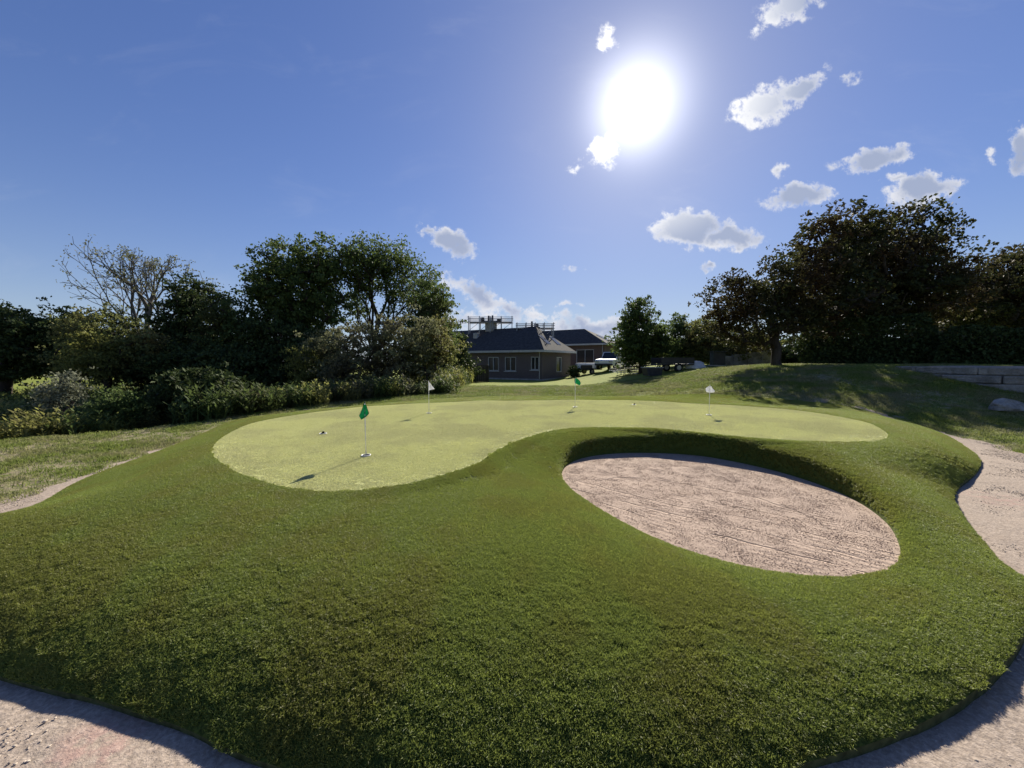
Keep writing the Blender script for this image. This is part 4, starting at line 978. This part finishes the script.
# ------------------------------------------------------------------ vehicles and yard things
M_wpaint = simple('white paint', (.72, .72, .70), .35, .5, .04, 2); M_tyre = simple('tyre', (.025, .025, .025), .85, .2, .1, 8); M_rim = simple('rim', (.4, .4, .4), .4, .5, .1, 4, metal=.7)
def wheel(root, x, y, r=.38, w=.25):
    wo_ = MB().tube([(x, y - w / 2, r), (x, y + w / 2, r)], r, 20).build('tyre', M_tyre, None, False); wo_.name = 'wheel'; wo_.parent = root
    MB().tube([(x, y - w / 2 - .015, r), (x, y + w / 2 + .015, r)], r * .58, 14).build('rim', M_rim, wo_)
def prism(mb, prof, y0, y1):
    n = len(prof); V = [(a, y0, b) for a, b in prof] + [(a, y1, b) for a, b in prof]
    mb.add(V, [tuple(range(n)), tuple(range(2 * n - 1, n - 1, -1))] + [(i, n + i, n + (i + 1) % n, (i + 1) % n) for i in range(n)]); return mb
def pickup(label, px, Y, rz):
    x = Q(px, 370, Y)[0]; z = float(zt(np.array([x]), np.array([Y]))[0]); root = empty('pickup_truck', (x, Y, z), rz); tag(root, label, 'pickup truck')
    prism(MB(), [(-2.7, .45), (-2.7, 1.05), (-1.0, 1.1), (-.9, 1.12), (1.0, 1.12), (1.25, 1.14), (2.55, 1.05), (2.7, .9), (2.7, .45)], -.95, .95).build('body', M_wpaint, root)
    cab = prism(MB(), [(-.95, 1.1), (-.85, 1.75), (-.6, 1.86), (.4, 1.86), (1.15, 1.12)], -.8, .8).build('cab', M_wpaint, root)
    for y in (-.812, .812): prism(MB(), [(-.78, 1.17), (-.7, 1.68), (-.1, 1.74), (-.1, 1.17)], y - .01, y + .01).build('window', M_glass, cab); prism(MB(), [(0., 1.17), (0., 1.74), (.35, 1.74), (.88, 1.17)], y - .01, y + .01).build('window', M_glass, cab)
    MB().add([(.47, -.7, 1.80), (1.12, -.74, 1.17), (1.12, .74, 1.17), (.47, .7, 1.80)], [(0, 1, 2, 3)]).build('windscreen', M_glass, cab).location.x = .02
    for (a, y) in ((-1.75, -.86), (-1.75, .86), (1.75, -.86), (1.75, .86)): wheel(root, a, y)
    for y in (-.7, .7): MB().box((2.71, y, .85), (.04, .35, .18), bev=.01).build('headlight', M_trim, root)
    MB().box((2.75, 0, .55), (.12, 1.8, .2), bev=.03).build('bumper', M_dark, root); MB().box((-2.75, 0, .55), (.12, 1.8, .16), bev=.03).build('bumper', M_dark, root)
    return root
pickup('white pickup truck parked before the garage wing', 612, 41, R(238))
def trailer(label, px, Y, rz, L=4., white=True):
    x = Q(px, 370, Y)[0]; z = float(zt(np.array([x]), np.array([Y]))[0]); root = empty('utility_trailer', (x, Y, z), rz); root.scale = (.8, .8, .8); tag(root, label, 'trailer')
    MB().box((0, 0, .62), (L, 1.8, .1), bev=.01).build('deck', M_dark, root)
    for y in (-.88, .88): MB().box((0, y, .95), (L, .04, .5), bev=.01).build('side_board', M_dark, root)
    MB().box((L / 2 + .02, 0, .95), (.04, 1.72, .5)).build('side_board', M_dark, root)
    for y in (-.98, .98): wheel(root, 0, y, .34, .2)
    MB().tube([(-L / 2, 0, .58), (-L / 2 - 1.1, 0, .5)], .05, 6).build('drawbar', M_dark, root)
    return root
tr = trailer('dark boxy trailer carrying a white load beside the brick house', 588, 41, R(20), 3.2)
x_, y_, z_ = tr.location
o = MB().box((0, 0, .16), (2.3, 1.3, .32), bev=.06).build('stacked_boards', M_wpaint, None); o.location = (x_ - .1, y_, z_ + 1.04); tag(o, 'stack of white boards lying on the dark trailer', 'boards'); z_b = o.location.z; o.location.z = z_ + .56; 
o.scale = (1, 1, 1.9)
trailer('low flat trailer parked between the compact tree and the loose tree', 672, 27, R(8), 3.0)
def place(px, py, Y): x = Q(px, py, Y)[0]; return (x, Y, float(zt(np.array([x]), np.array([Y]))[0]))
# skip
L_ = place(652, 380, 25.5); root = empty('skip', L_, R(10)); root.scale = (.62, .62, .62); tag(root, 'dark metal skip at the edge of the lawn left of the flat trailer', 'skip')
prism(MB(), [(-.75, .05), (-.95, .95), (.95, .95), (.75, .05)], -.55, .55).build('tub', M_dark, root)
mb = MB()
for y in (-.57, .57): mb.box((0, y, .93), (1.98, .06, .08))
mb.box((-.96, 0, .93), (.06, 1.08, .08)); mb.box((.96, 0, .93), (.06, 1.08, .08)); mb.build('rim', M_steel, root)
mb = MB()
for q in (-.5, 0, .5): mb.box((q, -.57, .48), (.06, .05, .82))
mb.build('rib', M_dark, root)
# sacks and planks pile
M_tarp = simple('white sheet', (.62, .63, .63), .6, .3, .12, 3, bump=.3)
def lump(name, label, cat, px, py, Y, size, m, seed, flat=.5):
    r = np.random.default_rng(seed); import bmesh
    bm = bmesh.new(); bmesh.ops.create_icosphere(bm, subdivisions=3, radius=1)
    ph = r.random(6) * 6
    for v in bm.verts:
        c = v.co; k = 1 + .14 * math.sin(3 * c.x + ph[0]) * math.cos(2.6 * c.y + ph[1]) + .08 * math.sin(6 * c.z + 5 * c.x + ph[2]) + .05 * math.sin(11 * c.y + ph[3])
        v.co = Vector((c.x * size[0] * k, c.y * size[1] * k, max(c.z * k, -.35) * size[2]))
        for a in ((.9, .3, .3), (-.7, .6, .2), (.1, -.8, .5)):
            nn_ = Vector(a).normalized(); q = Vector((v.co.x / size[0], v.co.y / size[1], v.co.z / size[2])); dd = q.dot(nn_) - .72
            if dd > 0: q -= nn_ * dd; v.co = Vector((q.x * size[0], q.y * size[1], q.z * size[2]))
    me = bpy.data.meshes.new(name); bm.to_mesh(me); bm.free(); me.materials.append(m)
    me.polygons.foreach_set('use_smooth', np.zeros(len(me.polygons), dtype=bool) if flat else np.ones(len(me.polygons), dtype=bool))
    o = link(name, me, loc=(place(px, py, Y)[0], Y, place(px, py, Y)[2] + size[2] * .25)); tag(o, label, cat); return o
lump('sheeted_pile', 'low pile under a white sheet right of the flat trailer', 'sheeted pile', 695, 377, 27, (.75, .5, .42), M_tarp, 3, 0)
L_ = place(717, 375, 27); root = empty('utility_cabinet', L_); tag(root, 'dark utility cabinet standing before the russet tree', 'utility cabinet')
MB().box((0, 0, .5), (.85, .5, .9), bev=.02).build('case', simple('cabinet green', (.05, .06, .05), .6, .3), root)
MB().box((0, -.03, .98), (.93, .6, .06), bev=.01).build('lid', M_dark, root); MB().box((0, -.262, .5), (.7, .02, .74)).build('door', M_dark, root); MB().box((0, 0, .03), (1, .65, .08)).build('plinth', M_stone, root)
for i, (px, h, lb) in enumerate(((561, .9, 'dark clipped bush at the right corner of the long house'),)): pass
# pallets and mixer frames left of skip: lumber pile
L_ = place(632, 380, 31); root = empty('lumber_pile', L_, R(-12)); tag(root, 'loose pile of weathered boards behind the skip', 'lumber pile')
r_ = np.random.default_rng(5)
for i in range(14): MB().box((r_.normal(0, .3), r_.normal(0, .5), .08 + .07 * i), (r_.uniform(2., 3.2), .2, .05), r_.normal(0, .25), r_.normal(0, .06)).build('board', M_plank if i % 3 else M_tarp, root)
shrub('round_shrub', 'dark round bush at the right corner of the long house', 573, [(574, 372, 4, 6)], 40, 'dark', K=30, lpc=90, leaf=.12, cr=.3)
# white garden chairs near the pickup
def chair(label, px, Y, rz):
    root = empty('garden_chair', place(px, 377, Y), rz); tag(root, label, 'chair', 'white garden chairs beside the pickup')
    MB().box((0, 0, .42), (.5, .48, .04), bev=.01).build('seat', M_wpaint, root)
    mb = MB()
    for k in range(5): mb.box((-.2 + .1 * k, .24, .72), (.07, .03, .56))
    mb.box((0, .262, .97), (.5, .02, .08)); mb.build('backrest', M_wpaint, root)
    for a in (-.22, .22):
        for b in (-.2, .2): MB().box((a, b, .2), (.04, .04, .4)).build('leg', M_wpaint, root)
        MB().box((a * 1.15, 0, .64), (.05, .5, .03)).build('armrest', M_wpaint, root)
for i, (px, Y, rz, lb) in enumerate(((621, 33, .5, 'white garden chair nearest to the white pickup'), (627, 32, -.6, 'white garden chair midway between the pickup and the skip'), (633, 33.5, .1, 'white garden chair closest to the compact pointed tree'))): chair(lb, px, Y, rz)

# limestone wall on the right, with coursed blocks and gravel top
M_lime, lb_ = mat('weathered limestone')
_g = lb_.n('ShaderNodeNewGeometry').outputs['Position']; _n1 = lb_.noise(_g, 2.2, 6, .7); _n2 = lb_.noise(_g, 16, 5, .7); _n3 = lb_.noise(lb_.vm('MULTIPLY', _g, (1, 1, 5)).outputs[0], 4, 4, .6)
_c = lb_.mix(lb_.ss(_n1, .32, .68), (.20, .19, .165), (.42, .40, .36)); _c = lb_.mix(lb_.m('MULTIPLY', lb_.ss(_n2, .45, .75), .6), _c, (.12, .115, .09)); _c = lb_.mix(lb_.m('MULTIPLY', lb_.ss(_n3, .55, .7), .4), _c, (.30, .25, .18))
finish(M_lime, lb_, bsdf(lb_, _c, .93, .12, lb_.m('ADD', _n2, _n3), 1., .05))
wa = np.array([(24.5, 8.6), (20.0, 9.9), (16.5, 11.5), (15.5, 12.9), (15.25, 14.4), (15.6, 15.8)])
wl = catmull(wa, closed=False, step=.05); seg = np.concatenate([[0], np.cumsum(np.linalg.norm(np.diff(wl, axis=0), axis=1))])
wr = empty('limestone_wall', (15.5, 13., .9)); tag(wr, 'low dry stone wall of long limestone blocks on the right slope', 'wall')
def at_s(s): return np.array([np.interp(s, seg, wl[:, 0]), np.interp(s, seg, wl[:, 1])])
ztop = 1.60; r_ = np.random.default_rng(11); sh = np.array([15.5, 13., .9])
for c in range(4):
    mb = MB(); zc = ztop - .27 * c; s = r_.uniform(-.8, 0)
    while s < seg[-1]:
        L = r_.uniform(.9, 1.9); s2 = min(s + L, seg[-1]); s1 = max(s, 0)
        if s2 - s1 > .25:
            a, b = at_s(s1), at_s(s2); m_ = (a + b) / 2; d = b - a; an = math.atan2(d[1], d[0])
            g = float(zt(np.array([m_[0]]), np.array([m_[1] - .3]))[0])
            if zc > g + .0:
                nrm = np.array([-math.sin(an), math.cos(an)]); 
                if nrm @ (np.array([20, 17.]) - m_) < 0: nrm = -nrm
                q = m_ + nrm * (.22 - .05 * c + r_.normal(0, .02))
                mb.box((q[0] - sh[0], q[1] - sh[1], zc - .135 - sh[2]), (np.linalg.norm(d) - .03, .5, .255), an + r_.normal(0, .012), r_.normal(0, .006), bev=.03)
        s += L
    if mb.V: mb.build('stone_course', M_lime, wr)
bx_ = place(1008, 405, 10.8)
lump('boulder', 'flat topped pale boulder lying before the limestone wall', 'boulder', 1006, 404, 10.8, (.50, .34, .22), M_lime, 8)
# gravel bed behind the wall
mb = np.array([tuple(p) for p in wl]); inner = []
for s in np.arange(0, seg[-1], .3):
    a = at_s(s); b = at_s(min(s + .05, seg[-1])); d = (b - a); nn_ = np.array([-d[1], d[0]]) / max(np.linalg.norm(d), 1e-6)
    if nn_ @ (np.array([21, 18.]) - a) < 0: nn_ = -nn_
    inner.append((a + nn_ * .45, a + nn_ * 2.4))
V = []; Fc = []
for a, b in inner: V += [(a[0], a[1], ztop - .05), ((a[0] + b[0]) / 2, (a[1] + b[1]) / 2, ztop + .01), (b[0], b[1], max(ztop + .02, float(zt(np.array([b[0]]), np.array([b[1]]))[0]) + .02))]
for i in range(len(inner) - 1): o = i * 3; Fc += [(o, o + 1, o + 4, o + 3), (o + 1, o + 2, o + 5, o + 4)]
tag(link('gravel_bed', mesh_from('gravel_bed', V, Fc, M_path, True)), 'gravel filled bed behind the limestone wall', None, kind='structure')
# grey slabs by the spreading tree
L_ = place(745, 373, 28); root = empty('slab_wall', L_, R(6)); tag(root, 'grey low slab wall beside the trunk of the spreading oak', 'wall')
for i in range(4): MB().box((-1.6 + i * 1.1, 0, .28 + .07 * i), (1.07, .3, .7 + .14 * i), bev=.03).build('slab', M_lime, root)

# shaded house with pale gutters, seen between the leaves at the right edge
X0, Y0, _ = Q(986, 300, 30); hz = 1.4
root = empty('timber_house', (X0, Y0, hz)); tag(root, 'dark house glimpsed through leaves at the right edge above the hedge', 'house')
zt1 = Q(986, 297, 30)[2] - hz; M_side = simple('dark siding', (.05, .05, .052), .8, .2, .2, 3)
MB().box((3, 3, zt1 / 2 - .1), (6, 6, zt1 - .2)).build('wall', M_side, root)
MB().add([(-.5, -.5, zt1 - .1), (6.5, -.5, zt1 - .1), (6.5, 6.5, zt1 - .1), (-.5, 6.5, zt1 - .1), (3, 3, zt1 + 1.2)], [(0, 1, 4), (1, 2, 4), (2, 3, 4), (3, 0, 4), (3, 2, 1, 0)]).build('roof', M_roof, root)
MB().box((3, -.55, zt1 - .05), (7.1, .08, .16)).build('gutter', M_wpaint, root)
for q in (1.6, 3.4, 5.2):
    fr_ = MB(); 
    for a in (-.45, .45): fr_.box((q + a, -.03, zt1 - 1.1), (.09, .06, 1.1))
    for a in (-.5, .5): fr_.box((q, -.03, zt1 - 1.1 + a), (.81, .06, .09))
    f = fr_.build('window', M_wpaint, root); MB().box((q, -.012, zt1 - 1.1), (.8, .02, .9)).build('pane', M_glass, f)

sc.cycles.max_bounces = 6; sc.cycles.diffuse_bounces = 3; sc.cycles.transmission_bounces = 3; sc.cycles.caustics_reflective = False; sc.cycles.caustics_refractive = False
sc.cycles.use_denoising = True
